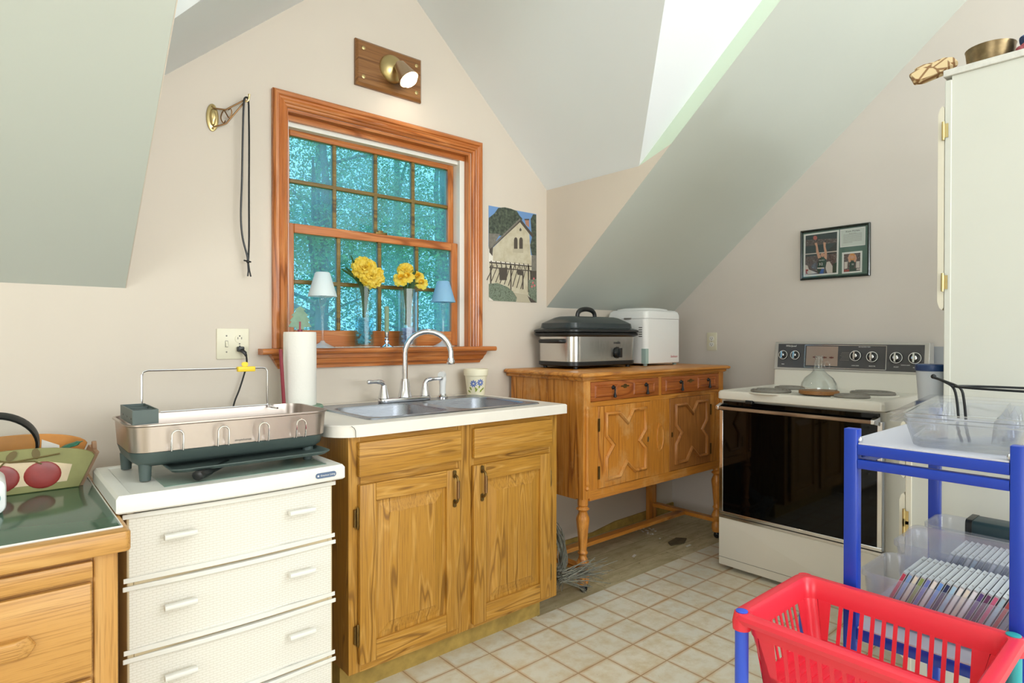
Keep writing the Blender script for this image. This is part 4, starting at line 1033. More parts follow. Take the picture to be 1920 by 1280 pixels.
# the arm stands out from the wall, swung a little to the right
def A(s_, z): return (0.624+s_*0.62, y1-0.008-s_*0.22, z)
L_ = 0.165
m = MB()
m.tube([A(0.0, 2.006), A(0.06, 2.006), A(0.066, 2.008), A(L_, 2.054)], 0.0030, 8)
m.tube([A(0.0, 1.938), A(0.045, 1.950), A(0.064, 1.956), A(L_, 2.050)], 0.0030, 8)
part('arm', m, M['bronze'], bk)
m = MB()
sp_ = [A(0.060, 1.966), A(0.052, 1.957), A(0.040, 1.965), A(0.038, 1.982), A(0.052, 2.003), A(0.066, 1.990), A(0.078, 1.978), A(0.090, 1.988), A(0.092, 2.004), A(0.084, 2.013), A(0.076, 2.006)]
m.tube(smooth_path(sp_, 4), 0.0024, 6); part('scroll', m, M['bronze'], bk)
m = MB(); m.tube(smooth_path([A(L_-0.008, 2.048), A(L_+0.004, 2.046), A(L_+0.014, 2.054), A(L_+0.018, 2.074)], 4), [0.003]*8+[0.0035]*4+[0.005], 8); part('hook', m, M['brass'], bk)
cd = thing('cord_loop', 'long black cord loop with a knot hanging from the brass bracket', 'cord', (0.75, 2.35, 1.7))
hx, hy, _ = A(L_+0.002, 0)
m = MB()
pth = [(hx-0.010, hy-0.006, 2.038), (hx-0.013, hy-0.004, 1.95), (hx-0.016, hy, 1.75), (hx-0.020, hy, 1.62), (hx-0.014, hy, 1.54), (hx+0.002, hy, 1.475), (hx+0.004, hy, 1.455)]
m.tube(smooth_path([(hx+0.010, hy+0.004, 2.036), (hx+0.006, hy+0.001, 2.060), (hx-0.005, hy-0.004, 2.057)]+pth, 5), 0.0035, 8)
m.tube(smooth_path([(hx+0.010, hy+0.004, 2.036), (hx+0.010, hy, 1.9), (hx+0.009, hy, 1.7), (hx+0.009, hy, 1.54), (hx+0.006, hy, 1.455)], 5), 0.0035, 8)
part('cord', m, M['black'], cd)
m = MB(); m.sphere((hx+0.005, hy, 1.452), 0.0065, 10); m.tube([(hx-0.010, hy, 1.456), (hx+0.016, hy, 1.452)], 0.003, 6)
m.tube([(hx+0.004, hy, 1.45), (hx+0.006, hy, 1.42), (hx+0.004, hy, 1.398)], 0.0028, 6); m.tube([(hx+0.006, hy, 1.45), (hx+0.010, hy, 1.42), (hx+0.015, hy, 1.397)], 0.0028, 6)
part('knot', m, M['black'], cd)

def outlet(name, label, cat, mt, gang2):
    """wall plate in local axes: X along the wall, Y into the room is -Y, Z up"""
    t = thing(name, label, cat, tuple(mt @ Vector((0, 0, 0))))
    w_ = 0.057 if gang2 else 0.035
    m = MB(); m.rbox(-w_, -0.005, -0.057, w_, -0.0005, 0.057, 0.003, axis='Y', e=0.0015); m.mat(mt); part('plate', m, M['ivory'], t)
    ox = 0.023 if gang2 else 0.0
    for zc in (0.019, -0.019):
        m = MB(); m.rbox(ox-0.0165, -0.0072, zc-0.014, ox+0.0165, -0.0049, zc+0.014, 0.012, axis='Y', n=6); m.mat(mt); r = part('receptacle', m, M['ivory'] if gang2 else M['wpl'], t)
        m = MB()
        for a in (-0.0065, 0.0065): m.box(ox+a-0.0011, -0.0076, zc-0.002, ox+a+0.0011, -0.0071, zc+0.006)
        m.lathe([(0.0026, -0.0076), (0.0026, -0.0071)], (ox, 0, zc-0.0075 if not gang2 else zc+0.0105), 10, axis='Y')
        m.mat(mt); part('slots', m, M['black'], r)
    if gang2:
        m = MB(); m.rbox(-0.028, -0.0062, -0.012, -0.018, -0.0049, 0.012, 0.001, axis='Y'); m.mat(mt); part('switch_surround', m, M['inkg'], t)
        m = MB(); m.loft([[(-0.0268, -0.0062, -0.010), (-0.0192, -0.0062, -0.010), (-0.0192, -0.0062, 0.010), (-0.0268, -0.0062, 0.010)], [(-0.026, -0.014, -0.010), (-0.020, -0.014, -0.010), (-0.020, -0.011, -0.001), (-0.026, -0.011, -0.001)]]); m.mat(mt); part('toggle', m, M['ivory'], t)
    m = MB()
    for x, z in ([(-0.023, 0.030), (-0.023, -0.030), (0.023, 0.0)] if gang2 else [(0, 0)]): m.lathe([(0.003, -0.0058), (0.002, -0.0064)], (x, 0, z), 8, axis='Y')
    m.mat(mt); part('screws', m, M['inkg'], t)
    return t
outlet('switch_plate', 'ivory double wall plate with a light switch and outlet left of the window', 'switch plate', T(0.691, YW, 1.146), True)
outlet('wall_outlet', 'single ivory wall outlet on the side wall above the sideboard', 'outlet', T(XR, 2.104, 1.146) @ Matrix.Rotation(R(-90), 4, 'Z'), False)
pc = thing('power_cord', 'black plug and cord running from the wall plate down behind the dish rack', 'power cord', (0.714, 2.39, 1.12))
m = MB(); m.rbox(0.702, YW-0.026, 1.117, 0.726, YW-0.0085, 1.136, 0.004, axis='Y', e=0.003); m.tube([(0.716, YW-0.022, 1.122), (0.724, YW-0.036, 1.112), (0.728, YW-0.038, 1.100)], [0.008, 0.007, 0.004], 8); part('plug', m, M['black'], pc)
m = MB(); m.tube(smooth_path([(0.728, YW-0.038, 1.102), (0.730, YW-0.036, 1.07), (0.722, YW-0.03, 1.03), (0.705, YW-0.03, 0.975), (0.688, YW-0.03, 0.93), (0.68, YW-0.03, 0.88), (0.68, YW-0.03, 0.80)], 5), 0.0032, 8); part('cord', m, M['black'], pc)

# poster: pixel-free outline drawing in poster coordinates (0..1 across, 0..1 up)
PX0, PX1, PZ0, PZ1 = 1.913, 2.243, 1.357, 1.837
def pp(s_, t_, k): return (PX0+(PX1-PX0)*s_, YW-0.0018-0.00012*k, PZ0+(PZ1-PZ0)*t_)
ph = NT('poster_tree_print'); ph_ = ph.ramp(ph.noise(ph.coords(), 70, 4), [(0.35, '#2c352e'), (0.6, '#4d5848'), (0.75, '#6a7462')]); M['ptree'] = ph.end(ph.pbsdf(ph_, 0.5))
ph = NT('poster_shrub_print'); ph_ = ph.ramp(ph.noise(ph.coords(), 90, 5), [(0.35, '#495240'), (0.5, '#7d8a78'), (0.62, '#566350'), (0.75, '#9fa392')]); M['pshrub'] = ph.end(ph.pbsdf(ph_, 0.5))
ph = NT('poster_stucco_print'); ph_ = ph.ramp(ph.noise(ph.coords(), 25, 6), [(0.35, '#b7ae93'), (0.6, '#c6bfa8')]); M['pwall'] = ph.end(ph.pbsdf(ph_, 0.5))
ps = [plain('poster_paper', '#e4dfd2', 0.5), plain('poster_sky_print', '#6a92c4', 0.5), M['ptree'], M['pwall'], plain('poster_roof_print', '#757269', 0.5, var=0.2, vs=60), plain('poster_dark_print', '#4b443c', 0.5), M['pshrub'], plain('poster_path_print', '#b3ab94', 0.5), plain('poster_brick_print', '#a97c66', 0.5), plain('poster_rose_print', '#c46a6e', 0.5)]
m = MB(); m.box(PX0, YW-0.0018, PZ0, PX1, YW-0.0004, PZ1, 0)
def pg(pts, mi, k): m.poly([pp((x-90)/522, (1120+(x-90)*0.0575-y)/(1025-(x-90)*0.113), k) for x, y in pts], mi)
pg([(90, 95), (612, 184), (612, 640), (90, 540)], 1, 1)
pg([(92, 230), (150, 180), (190, 120), (260, 112), (330, 128), (390, 150), (420, 200), (450, 230), (430, 420), (92, 420)], 2, 2)
pg([(545, 240), (575, 185), (611, 190), (614, 640), (560, 625), (540, 520), (560, 440)], 2, 2)
pg([(92, 395), (210, 400), (120, 560), (92, 560)], 4, 3)
pg([(135, 550), (430, 262), (530, 400), (556, 740), (135, 690)], 3, 4)
pg([(480, 245), (525, 245), (530, 330), (490, 300)], 8, 3)
pg([(475, 235), (530, 235), (530, 250), (475, 250)], 5, 5)
pg([(98, 560), (425, 228), (580, 412), (566, 440), (425, 272), (135, 545), (130, 640), (98, 600)], 5, 5)
pg([(98, 548), (425, 228), (430, 248), (110, 560)], 4, 6)
for x in (378, 436): pg([(x-20, 560), (x-20, 465), (x-14, 443), (x, 435), (x+14, 443), (x+20, 465), (x+20, 560)], 5, 6)
pg([(346, 560), (462, 560), (462, 606), (346, 600)], 7, 7)
pg([(418, 350), (430, 330), (442, 350), (440, 368), (420, 368)], 5, 6)
pg([(97, 700), (556, 745), (520, 1060), (97, 980)], 3, 5)
pg([(556, 630), (614, 630), (614, 800), (556, 800)], 4, 5)
pg([(540, 800), (614, 800), (614, 905), (540, 900)], 5, 5)
pg([(195, 765), (290, 765), (280, 900), (205, 900)], 5, 6)
pg([(390, 790), (465, 800), (465, 1000), (450, 1000), (450, 850), (395, 840)], 5, 6)
for k in range(9):
    x = 140+k*45; pg([(x-4, 740), (x+4, 740), (x-62, 900+k*12), (x-72, 900+k*12)], 5, 7)
pg([(97, 700), (560, 745), (560, 757), (97, 716)], 5, 8); pg([(97, 755), (560, 795), (560, 806), (97, 768)], 5, 8)
for k in range(9): x = 110+k*50; pg([(x, 690+k*4), (x+10, 690+k*4), (x+22, 755+k*4), (x+12, 755+k*4)], 5, 9)
for x in (112, 325, 520): pg([(x-8, 740), (x+8, 740), (x+6, 1030), (x-6, 1030)], 5, 9)
pg([(92, 940), (180, 930), (280, 970), (345, 1020), (390, 1090), (380, 1135), (140, 1122), (92, 1080)], 6, 10)
pg([(345, 1030), (520, 1060), (540, 1146), (385, 1136)], 7, 9)
pg([(520, 900), (614, 890), (616, 1146), (575, 1140), (520, 1060)], 6, 10)
pg([(510, 1070), (620, 1146), (545, 1144)], 5, 11)
for x, y in ((582, 885), (572, 930), (590, 960), (560, 970)): pg([(x-12, y), (x, y-16), (x+12, y), (x, y+16)], 9, 11)
pg([(92, 1085), (140, 1120), (92, 1118)], 0, 11)
o = part('poster', m, ps, loc=(2.08, YW, 1.6), flat=True)
tag(o, 'unframed poster of a cream cottage with a pergola, right of the window', 'poster')

# ------------------------------------------------------------------ framed basketball pictures on the side wall
fr = thing('framed_picture', 'dark green framed basketball photographs hanging on the side wall above the stove', 'framed picture', (XR, 1.361, 1.636))
FY0, FY1, FZ0, FZ1 = 1.5415, 1.1815, 1.4965, 1.7760
xo = XR-0.0006
m = MB()
fp = [(0, 0), (0, 0.014), (0.004, 0.018), (0.010, 0.016), (0.013, 0.010), (0.013, 0)]
cs = [(FY0, FZ0, -1, 1), (FY1, FZ0, 1, 1), (FY1, FZ1, 1, -1), (FY0, FZ1, -1, -1)]
m.loft([[(xo-d_, cy+sy*u, cz+sz*u) for u, d_ in fp] for cy, cz, sy, sz in cs], closed=True)
part('frame', m, plain('dark_green_lacquer', '#15241f', 0.2), fr, ang=25)
mats = [plain('green_mat_board', '#4f7065', 0.5), plain('white_photo_border', '#dfe3df', 0.45), plain('arena_dark_print', '#2e3f42', 0.4), None, plain('skin_print', '#c99a80', 0.4), plain('jersey_green_print', '#1f4237', 0.4), plain('blue_print', '#2f5fa8', 0.4), plain('orange_ball_print', '#b0625a', 0.4), plain('light_jersey_print', '#cdc6be', 0.4), plain('red_print_area', '#9c4038', 0.4), plain('card_print', '#ccd6cf', 0.5), plain('orange_jersey_print', '#cf8f4a', 0.4)]
ph = NT('crowd_print'); ph_ = ph.ramp(ph.noise(ph.coords(), 190, 4), [(0.38, '#2b3034'), (0.5, '#6f5a55'), (0.58, '#3d464b'), (0.7, '#a9a09a')]); mats[3] = ph.end(ph.pbsdf(ph_, 0.45))
m = MB(); m.box(xo-0.006, FY1+0.006, FZ0+0.006, xo-0.001, FY0-0.006, FZ1-0.006, 0)
def bp(px, py, k):
    s_ = (px-125)/1185; top = 300-150*s_; bot = 1150-85*s_
    return (xo-0.0062-0.00012*k, FY0+(FY1-FY0)*s_, FZ0+(FZ1-FZ0)*(bot-py)/(bot-top))
def bg(pts, mi, k): m.poly([bp(x, y, k) for x, y in pts], mi)
def circ(cx, cy, r, n=12): return [(cx+r*math.cos(2*PI*i/n), cy+r*math.sin(2*PI*i/n)) for i in range(n)]
def limb(pts, w_): 
    out = []; back = []
    for i, (x, y) in enumerate(pts):
        a = pts[max(i-1, 0)]; b_ = pts[min(i+1, len(pts)-1)]; d_ = math.hypot(b_[0]-a[0], b_[1]-a[1]); nx, ny = -(b_[1]-a[1])/d_, (b_[0]-a[0])/d_
        out.append((x+nx*w_[i], y+ny*w_[i])); back.append((x-nx*w_[i], y-ny*w_[i]))
    return out+back[::-1]
bg([(180, 355), (800, 275), (785, 1035), (175, 1088)], 1, 1)
bg([(212, 378), (768, 305), (758, 1012), (205, 1055)], 2, 2)
bg([(211, 450), (767, 420), (766, 490), (211, 560)], 3, 3)
bg([(209, 740), (764, 680), (758, 1012), (205, 1055)], 3, 3)
bg([(210, 690), (765, 635), (765, 650), (210, 706)], 8, 4)
bg(circ(385, 412, 37), 7, 4)
bg(limb([(395, 500), (415, 560), (425, 650), (465, 760)], (22, 16, 22, 28)), 4, 5)
bg(limb([(550, 490), (552, 570), (572, 660), (565, 780)], (22, 18, 22, 26)), 4, 5)
bg(circ(515, 705, 34), 4, 6)
bg([(460, 770), (500, 748), (545, 750), (585, 800), (565, 935), (425, 945), (440, 850)], 5, 6)
bg([(425, 928), (548, 922), (548, 945), (425, 948)], 8, 7)
bg([(422, 948), (548, 944), (535, 1028), (450, 1035)], 5, 7)
bg([(500, 948), (548, 946), (530, 1028), (460, 1032)], 6, 8)
bg([(590, 830), (640, 820), (690, 900), (690, 1015), (600, 1022), (570, 930)], 8, 5)
bg([(700, 860), (764, 830), (758, 1010), (690, 1012)], 5, 5)
bg([(205, 880), (250, 890), (275, 960), (430, 1020), (205, 1050)], 8, 5)
bg([(215, 960), (262, 955), (262, 985), (232, 1000), (262, 1030), (218, 1035)], 9, 6)
bg([(815, 272), (1232, 218), (1228, 538), (818, 580)], 1, 1); bg([(832, 290), (1215, 240), (1212, 525), (835, 565)], 10, 2)
bg([(850, 668), (1182, 635), (1178, 1005), (850, 1032)], 1, 1)
bg([(882, 695), (1152, 668), (1148, 978), (880, 1005)], 3, 2)
bg(circ(1020, 740, 62), 11, 3); bg(circ(1018, 748, 32), 4, 4)
bg([(975, 850), (1000, 815), (1045, 812), (1068, 850), (1050, 930), (972, 940)], 5, 5)
bg(limb([(985, 830), (962, 760), (985, 700)], (18, 16, 12)), 4, 4); bg(limb([(1055, 825), (1080, 770), (1065, 705)], (18, 16, 12)), 4, 4)
bg([(975, 940), (1088, 935), (1086, 985), (975, 995)], 5, 5); bg([(882, 965), (970, 960), (970, 990), (882, 1000)], 9, 4); bg([(1090, 945), (1150, 940), (1148, 960), (1090, 965)], 8, 4)
bg([(890, 830), (945, 825), (940, 940), (888, 950)], 8, 4); bg([(1085, 820), (1140, 815), (1140, 930), (1080, 930)], 8, 4)
part('pictures', m, mats, fr, flat=True)
def onpic(px, py, k): return T(*bp(px, py, k)) @ FACE_W
text('jersey_number', '32', 0.019, onpic(488, 868, 9), M['inkw'], fr, sx=1.2); text('jersey_name', 'CELTICS', 0.008, onpic(500, 800, 9), M['inkw'], fr)
text('small_jersey_number', '32', 0.011, onpic(1028, 870, 9), M['inkw'], fr)
text('card_title', 'Kevin McHale', 0.0125, onpic(1028, 296, 4), M['ink'], fr)
text('card_subtitle', 'Boston Celtics', 0.006, onpic(1025, 332, 4), M['inkg'], fr)
m = MB()
for k in range(9):
    y = 362+k*18; q0, q1 = bp(870, y, 4), bp(1175 if k != 8 else 1020, y-38, 4); m.box(q0[0]-0.0001, q1[1], q0[2]-0.0006, q0[0], q0[1], q0[2]+0.0006)
part('card_lines', m, M['inkg'], fr)
m = MB(); m.box(xo-0.0128, FY1+0.0125, FZ0+0.0125, xo-0.0112, FY0-0.0125, FZ1-0.0125); part('glazing', m, clear('picture_glass', (0.99, 0.99, 0.99), 0.0, (1, 1, 1), 0.8, 0.02, 1.4), fr)

# ------------------------------------------------------------------ antique sideboard
BX0, BX1, BY0, BY1, BT = 2.042, 3.240, 1.870, 2.385, 1.010
sb = thing('sideboard', 'antique honey oak sideboard on turned legs between the sink cabinet and the stove', 'sideboard', (2.64, 2.1, 0))
def trg(i, z): return [(BX0-0.036+i, BY0-0.030+i, z), (BX1+0.030-i, BY0-0.030+i, z), (BX1+0.030-i, BY1+0.003, z), (BX0-0.036+i, BY1+0.003, z)]
m = MB(); m.loft([trg(0.030, 0.972), trg(0.022, 0.974), trg(0.016, 0.982), trg(0.018, 0.988), trg(0.006, 0.990), trg(0.0, 0.996), trg(0.001, 1.003), trg(0.010, BT-0.001), trg(0.016, BT)])
part('top', m, M['pineX'], sb, ang=25)
each('side_panel', ((BX0+0.004, BY0+0.05, 0.425, BX0+0.020, BY1-0.05, 0.972), (BX1-0.020, BY0+0.05, 0.425, BX1-0.004, BY1-0.05, 0.972)), M['pineZ'], sb)
m = MB(); m.box(BX0+0.02, BY0+0.03, 0.44, BX1-0.02, BY1-0.012, 0.452); m.box(BX0+0.02, BY1-0.012, 0.44, BX1-0.02, BY1-0.006, 0.972); part('carcass', m, M['pineX'], sb)
each('front_rail', [(BX0+0.047, BY0+0.002, z0, BX1-0.047, BY0+0.024, z1) for z0, z1 in ((0.418, 0.464), (0.850, 0.873), (0.966, 0.972))], M['pineX'], sb, bevel=0.001)
each('front_stile', [(x0, BY0+0.003, z0, x1, BY0+0.024, z1) for x0, x1, z0, z1 in ((2.614, 2.641, 0.873, 0.966), (BX0+0.047, 2.146, 0.464, 0.850), (3.108, BX1-0.047, 0.464, 0.850), (2.544, 2.712, 0.464, 0.850))], M['pineZ'], sb, bevel=0.001)
m = MB(); m.loft([[(2.628+0.030*math.cos(t)*k_, BY0+0.003-d_, 0.655+0.075*math.sin(t)*k_) for t in [i*PI/12 for i in range(24)]] for k_, d_ in ((1, 0), (1, 0.003), (0.85, 0.006), (0.8, 0.003))]); part('oval_boss', m, M['pineZ'], sb)
LEG = [(0.018, 0.036), (0.026, 0.040), (0.032, 0.060), (0.030, 0.085), (0.019, 0.100), (0.024, 0.106), (0.033, 0.135), (0.022, 0.158), (0.018, 0.170), (0.026, 0.182), (0.019, 0.194), (0.021, 0.214), (0.028, 0.29), (0.034, 0.334), (0.032, 0.345), (0.021, 0.368), (0.022, 0.374), (0.034, 0.384), (0.022, 0.396), (0.027, 0.402), (0.026, 0.432)]
for lx in (BX0+0.024, BX1-0.024):
    ly = BY0+0.024
    m = MB(); m.box(lx-0.024, BY0, 0.432, lx+0.024, BY0+0.05, 0.972)
    m.lathe([(r*0.92, z) for r, z in LEG], (lx, ly, 0), 24)
    m.lathe([(0.004, 0.47), (0.012, 0.478), (0.008, 0.49), (0.012, 0.50), (0.009, 0.52), (0.0105, 0.65), (0.009, 0.80), (0.012, 0.82), (0.008, 0.835), (0.012, 0.845), (0.004, 0.856)], (lx, BY0-0.001, 0), 14)
    lg = part('leg', m, M['pineZ'], sb)
    m = MB(); m.lathe([(0.016, 0.026), (0.013, 0.0355)], (lx, ly, 0), 14); m.lathe([(0.015, -0.011), (0.0185, -0.007), (0.0185, 0.007), (0.015, 0.011)], (lx+0.004, ly, 0.0185), 18, axis='X'); part('caster', m, M['blackiron'], lg)
for lx in (BX0+0.028, BX1-0.028):
    m = MB(); m.box(lx-0.024, BY1-0.055, 0.002, lx+0.024, BY1-0.008, 0.972); part('leg', m, M['pineZ'], sb, bevel=0.002)
each('side_stretcher', [(lx-0.022, BY0+0.030, 0.097, lx+0.022, BY1-0.056, 0.119) for lx in (BX0+0.026, BX1-0.026)], M['pineY'], sb, bevel=0.002)
m = MB(); m.box(BX0+0.0485, 2.092, 0.098, BX1-0.0485, 2.138, 0.118); part('stretcher', m, M['pineX'], sb, bevel=0.002)
def pull(px, pz, parent, y):
    m = MB(); m.lathe([(0.011, y), (0.0105, y-0.003), (0.005, y-0.009), (0.004, y-0.014)], (px, 0, pz+0.016), 14, axis='Y')
    m.lathe([(0.002, pz+0.013), (0.0045, pz+0.009), (0.0035, pz-0.006), (0.0075, pz-0.024), (0.0085, pz-0.029), (0.003, pz-0.033)], (px, y-0.013, 0), 12)
    part('pull', m, M['blackiron'], parent)
for x0, x1 in ((2.092, 2.612), (2.643, 3.190)):
    m = MB(); m.rbox(x0, BY0-0.001, 0.875, x1, BY0+0.024, 0.9645, 0.002, axis='Y', e=0.001)
    dwr = part('drawer', m, M['redwood'], sb)
    wd = (x1-x0)
    for a, b in ((0.05, 0.36), (0.60, 0.93)):
        m = MB(); u0, u1 = x0+wd*a, x0+wd*b
        m.loft([[(u0+i, BY0-0.0012-d_, 0.890+i), (u1-i, BY0-0.0012-d_, 0.890+i), (u1-i, BY0-0.0012-d_, 0.950-i), (u0+i, BY0-0.0012-d_, 0.950-i)] for i, d_ in ((0, 0), (0.004, 0.006), (0.010, 0.007), (0.014, 0.004))])
        part('raised_panel', m, M['redwood'], dwr, ang=20)
        pull(x0+wd*(0.29 if a < .5 else 0.78), 0.919, dwr, BY0-0.0055)
    m = MB(); cx = x0+wd*0.475
    m.rbox(cx-0.012, BY0-0.003, 0.926, cx+0.012, BY0-0.0012, 0.946, 0.006, axis='Y'); m.rbox(cx-0.030, BY0-0.0028, 0.932, cx+0.030, BY0-0.0012, 0.940, 0.003, axis='Y'); part('escutcheon', m, M['dkbrass'], dwr)
def side_door(x0, x1, z0, z1, hinge_left, mat):
    m = MB(); m.box(x0, BY0, z0, x1, BY0+0.022, z1); d_ = part('door', m, mat, sb, bevel=0.002)
    xs = [(0.13, 0.10), (0.37, 0.10), (0.53, 0.235), (0.64, 0.085), (0.89, 0.085), (0.89, 0.36), (0.77, 0.49), (0.89, 0.60), (0.89, 0.875), (0.68, 0.875), (0.51, 0.735), (0.38, 0.90), (0.13, 0.90), (0.13, 0.64), (0.26, 0.49), (0.13, 0.36)]
    pts = [(x0+(x1-x0)*a, BY0-0.0005, z1-(z1-z0)*b) for a, b in xs]
    m = MB(); n = len(pts)
    rings = []
    for i in range(n):
        p, a, b = Vector(pts[i]), Vector(pts[i-1]), Vector(pts[(i+1) % n])
        d1, d2 = (p-a).normalized(), (b-p).normalized(); n1 = Vector((-d1.z, 0, d1.x)); n2 = Vector((-d2.z, 0, d2.x)); mi_ = (n1+n2).normalized(); mi_ = mi_/max(0.35, mi_.dot(n1))
        rings.append([p+mi_*u+Vector((0, -v, 0)) for u, v in ((-0.009, 0), (-0.0075, 0.008), (0, 0.0125), (0.0075, 0.008), (0.009, 0))])
    m.loft(rings, closed=True); part('moulding', m, mat, d_, ang=50)
    kx = x1-0.018 if hinge_left else x0+0.018
    m = MB(); m.rbox(kx-0.006, BY0-0.002, (z0+z1)/2-0.013, kx+0.006, BY0-0.0002, (z0+z1)/2+0.013, 0.004, axis='Y'); part('keyhole', m, M['brass'] if hinge_left else M['dkbrass'], d_)
    hx = x0 if hinge_left else x1
    for zz in (z0+0.075, z1-0.085):
        m = MB(); m.box(hx-0.006, BY0-0.0035, zz-0.030, hx+0.006, BY0-0.0003, zz+0.030); part('hinge', m, M['dkbrass'], d_)
side_door(2.148, 2.542, 0.466, 0.8485, True, M['pineZ'])
side_door(2.714, 3.106, 0.466, 0.8485, False, wood('brown_oak_door', '#7c4a20', '#a56b32', '#b87b3e', 'Z', 6, 0.42))

# ------------------------------------------------------------------ roaster oven
RX0, RX1, RY0, RY1 = 2.205, 2.722, 2.088, 2.368
ro = thing('roaster_oven', 'stainless roaster oven with black domed lid on top of the sideboard', 'roaster', (2.46, 2.23, BT))
def rrg(i, z, r=0.055): return [(p[0], p[1], z) for p in rrect(RX0+i, RY0+i, RX1-i, RY1-i, r, 6)]
for x, y in ((2.255, 2.118), (2.255, 2.340), (2.672, 2.118), (2.672, 2.340)):
    m = MB(); m.lathe([(0.011, BT+0.0003), (0.012, BT+0.013)], (x, y, 0), 12); part('foot', m, M['black'], ro)
m = MB(); m.loft([rrg(0.006, BT+0.0132), rrg(-0.001, BT+0.018), rrg(-0.001, BT+0.036), rrg(0.002, BT+0.038)]); part('base', m, M['black'], ro)
m = MB(); m.loft([rrg(0.002, BT+0.0382), rrg(0.0, BT+0.165)]); part('body', m, steel('roaster_steel', '#cfcdc9', 0.22, 'Z', 0.05), ro)
m = MB(); m.loft([rrg(-0.004, BT+0.1652), rrg(-0.018, BT+0.174), rrg(-0.019, BT+0.184), rrg(-0.010, BT+0.187), rrg(-0.020, BT+0.190), rrg(-0.020, BT+0.200), rrg(-0.008, BT+0.206)]); part('rim', m, M['black'], ro)
m = MB(); m.loft([rrg(-0.006, BT+0.2062), rrg(0.006, BT+0.212), rrg(0.010, BT+0.236), rrg(0.020, BT+0.243), rrg(0.062, BT+0.266, 0.04), rrg(0.082, BT+0.272, 0.035)]); lid = part('lid', m, plain('dark_enamel_lid', '#30383a', 0.22), ro, ang=25)
m = MB(); hy = 2.228; m.tube(smooth_path([(2.385, hy, BT+0.270), (2.390, hy, BT+0.292), (2.412, hy, BT+0.308), (2.455, hy, BT+0.314), (2.498, hy, BT+0.308), (2.520, hy, BT+0.292), (2.525, hy, BT+0.270)], 4), 0.010, 10, flat=1.3); part('handle', m, M['black'], lid)
m = MB(); hz = BT+0.142
m.tube(smooth_path([(RX0+0.001, 2.150, hz), (RX0-0.022, 2.155, hz), (RX0-0.028, 2.175, hz), (RX0-0.028, 2.285, hz), (RX0-0.022, 2.300, hz), (RX0+0.001, 2.305, hz)], 4), 0.008, 10, flat=1.4); part('side_handle', m, M['black'], ro)
kx, kz = 2.545, BT+0.080
m = MB(); m.lathe([(0.030, RY0-0.0003), (0.030, RY0-0.002)], (kx, 0, kz), 28, axis='Y'); part('dial_ring', m, M['black'], ro)
m = MB(); m.lathe([(0.026, RY0-0.0022), (0.024, RY0-0.016), (0.020, RY0-0.018)], (kx, 0, kz), 24, axis='Y'); m.rbox(kx-0.007, RY0-0.030, kz-0.025, kx+0.007, RY0-0.0022, kz+0.025, 0.004, axis='Y'); part('knob', m, M['black'], ro)
text('brand_lettering', 'cooks', 0.022, T(2.545, RY0-0.0006, BT+0.134) @ FACE_S, M['ink'], ro)
m = MB()
for k in range(9):
    a = R(-40+k*32.5); m.box(kx+math.sin(a)*0.034-0.001, RY0-0.0009, kz+math.cos(a)*0.034-0.001, kx+math.sin(a)*0.034+0.001, RY0-0.0001, kz+math.cos(a)*0.034+0.001)
part('dial_marks', m, M['ink'], ro)

# ------------------------------------------------------------------ bread maker
bm_ = thing('bread_maker', 'white bread maker with rounded lid right of the roaster on the sideboard', 'bread maker', (2.95, 2.2, BT))
QX0, QX1, QY0, QY1 = 2.795, 3.135, 2.085, 2.372
m = MB()
def qr(i, z, r=0.03): return [(p[0], p[1], z) for p in rrect(QX0+i, QY0+i, QX1-i, QY1-i, r, 5)]
m.loft([qr(0.004, BT+0.012), qr(0.0, BT+0.016), qr(0.0, BT+0.268)]); part('body', m, M['wpl2'], bm_)
m = MB(); m.loft([qr(0.0, BT+0.2695), qr(0.0, BT+0.291), qr(0.006, BT+0.310), qr(0.018, BT+0.319), qr(0.035, BT+0.321)]); m.loft([[(p[0], p[1], z) for p in rrect(QX0+0.03+i, QY0+0.03+i, QX1-0.05-i, QY1-0.02-i, 0.06, 6)] for i, z in ((0, BT+0.3205), (0.004, BT+0.327), (0.03, BT+0.334), (0.07, BT+0.336))])
lid = part('lid', m, M['wpl2'], bm_, ang=30)
m = MB(); m.rbox(QX0-0.006, 2.19, BT+0.265, QX0+0.004, 2.24, BT+0.274, 0.003); part('latch', m, M['inkg'], lid)
m = MB()
for k in range(5): z = BT+0.165+k*0.0125; m.rbox(QX0-0.0008, 2.113, z, QX0+0.001, 2.137, z+0.0045, 0.001)
part('vents', m, M['black'], bm_)
m = MB(); m.rbox(QX0-0.001, 2.086, BT+0.0125, QX0+0.03, 2.118, BT+0.098, 0.002); part('side_strip', m, plain('pale_teal_plastic', '#a9c4bf', 0.4), bm_)
for x in (QX0+0.025, QX1-0.03):
    for y in (QY0+0.025, QY1-0.025):
        m = MB(); m.lathe([(0.011, BT+0.0003), (0.012, BT+0.0128)], (x, y, 0), 12); part('foot', m, plain('teal_grey_foot', '#9fb8b4', 0.5), bm_)
text('brand_lettering', 'Sunbeam', 0.019, T(3.062, QY0-0.0005, BT+0.050) @ FACE_S, M['inkr'], bm_, shear=0.35)

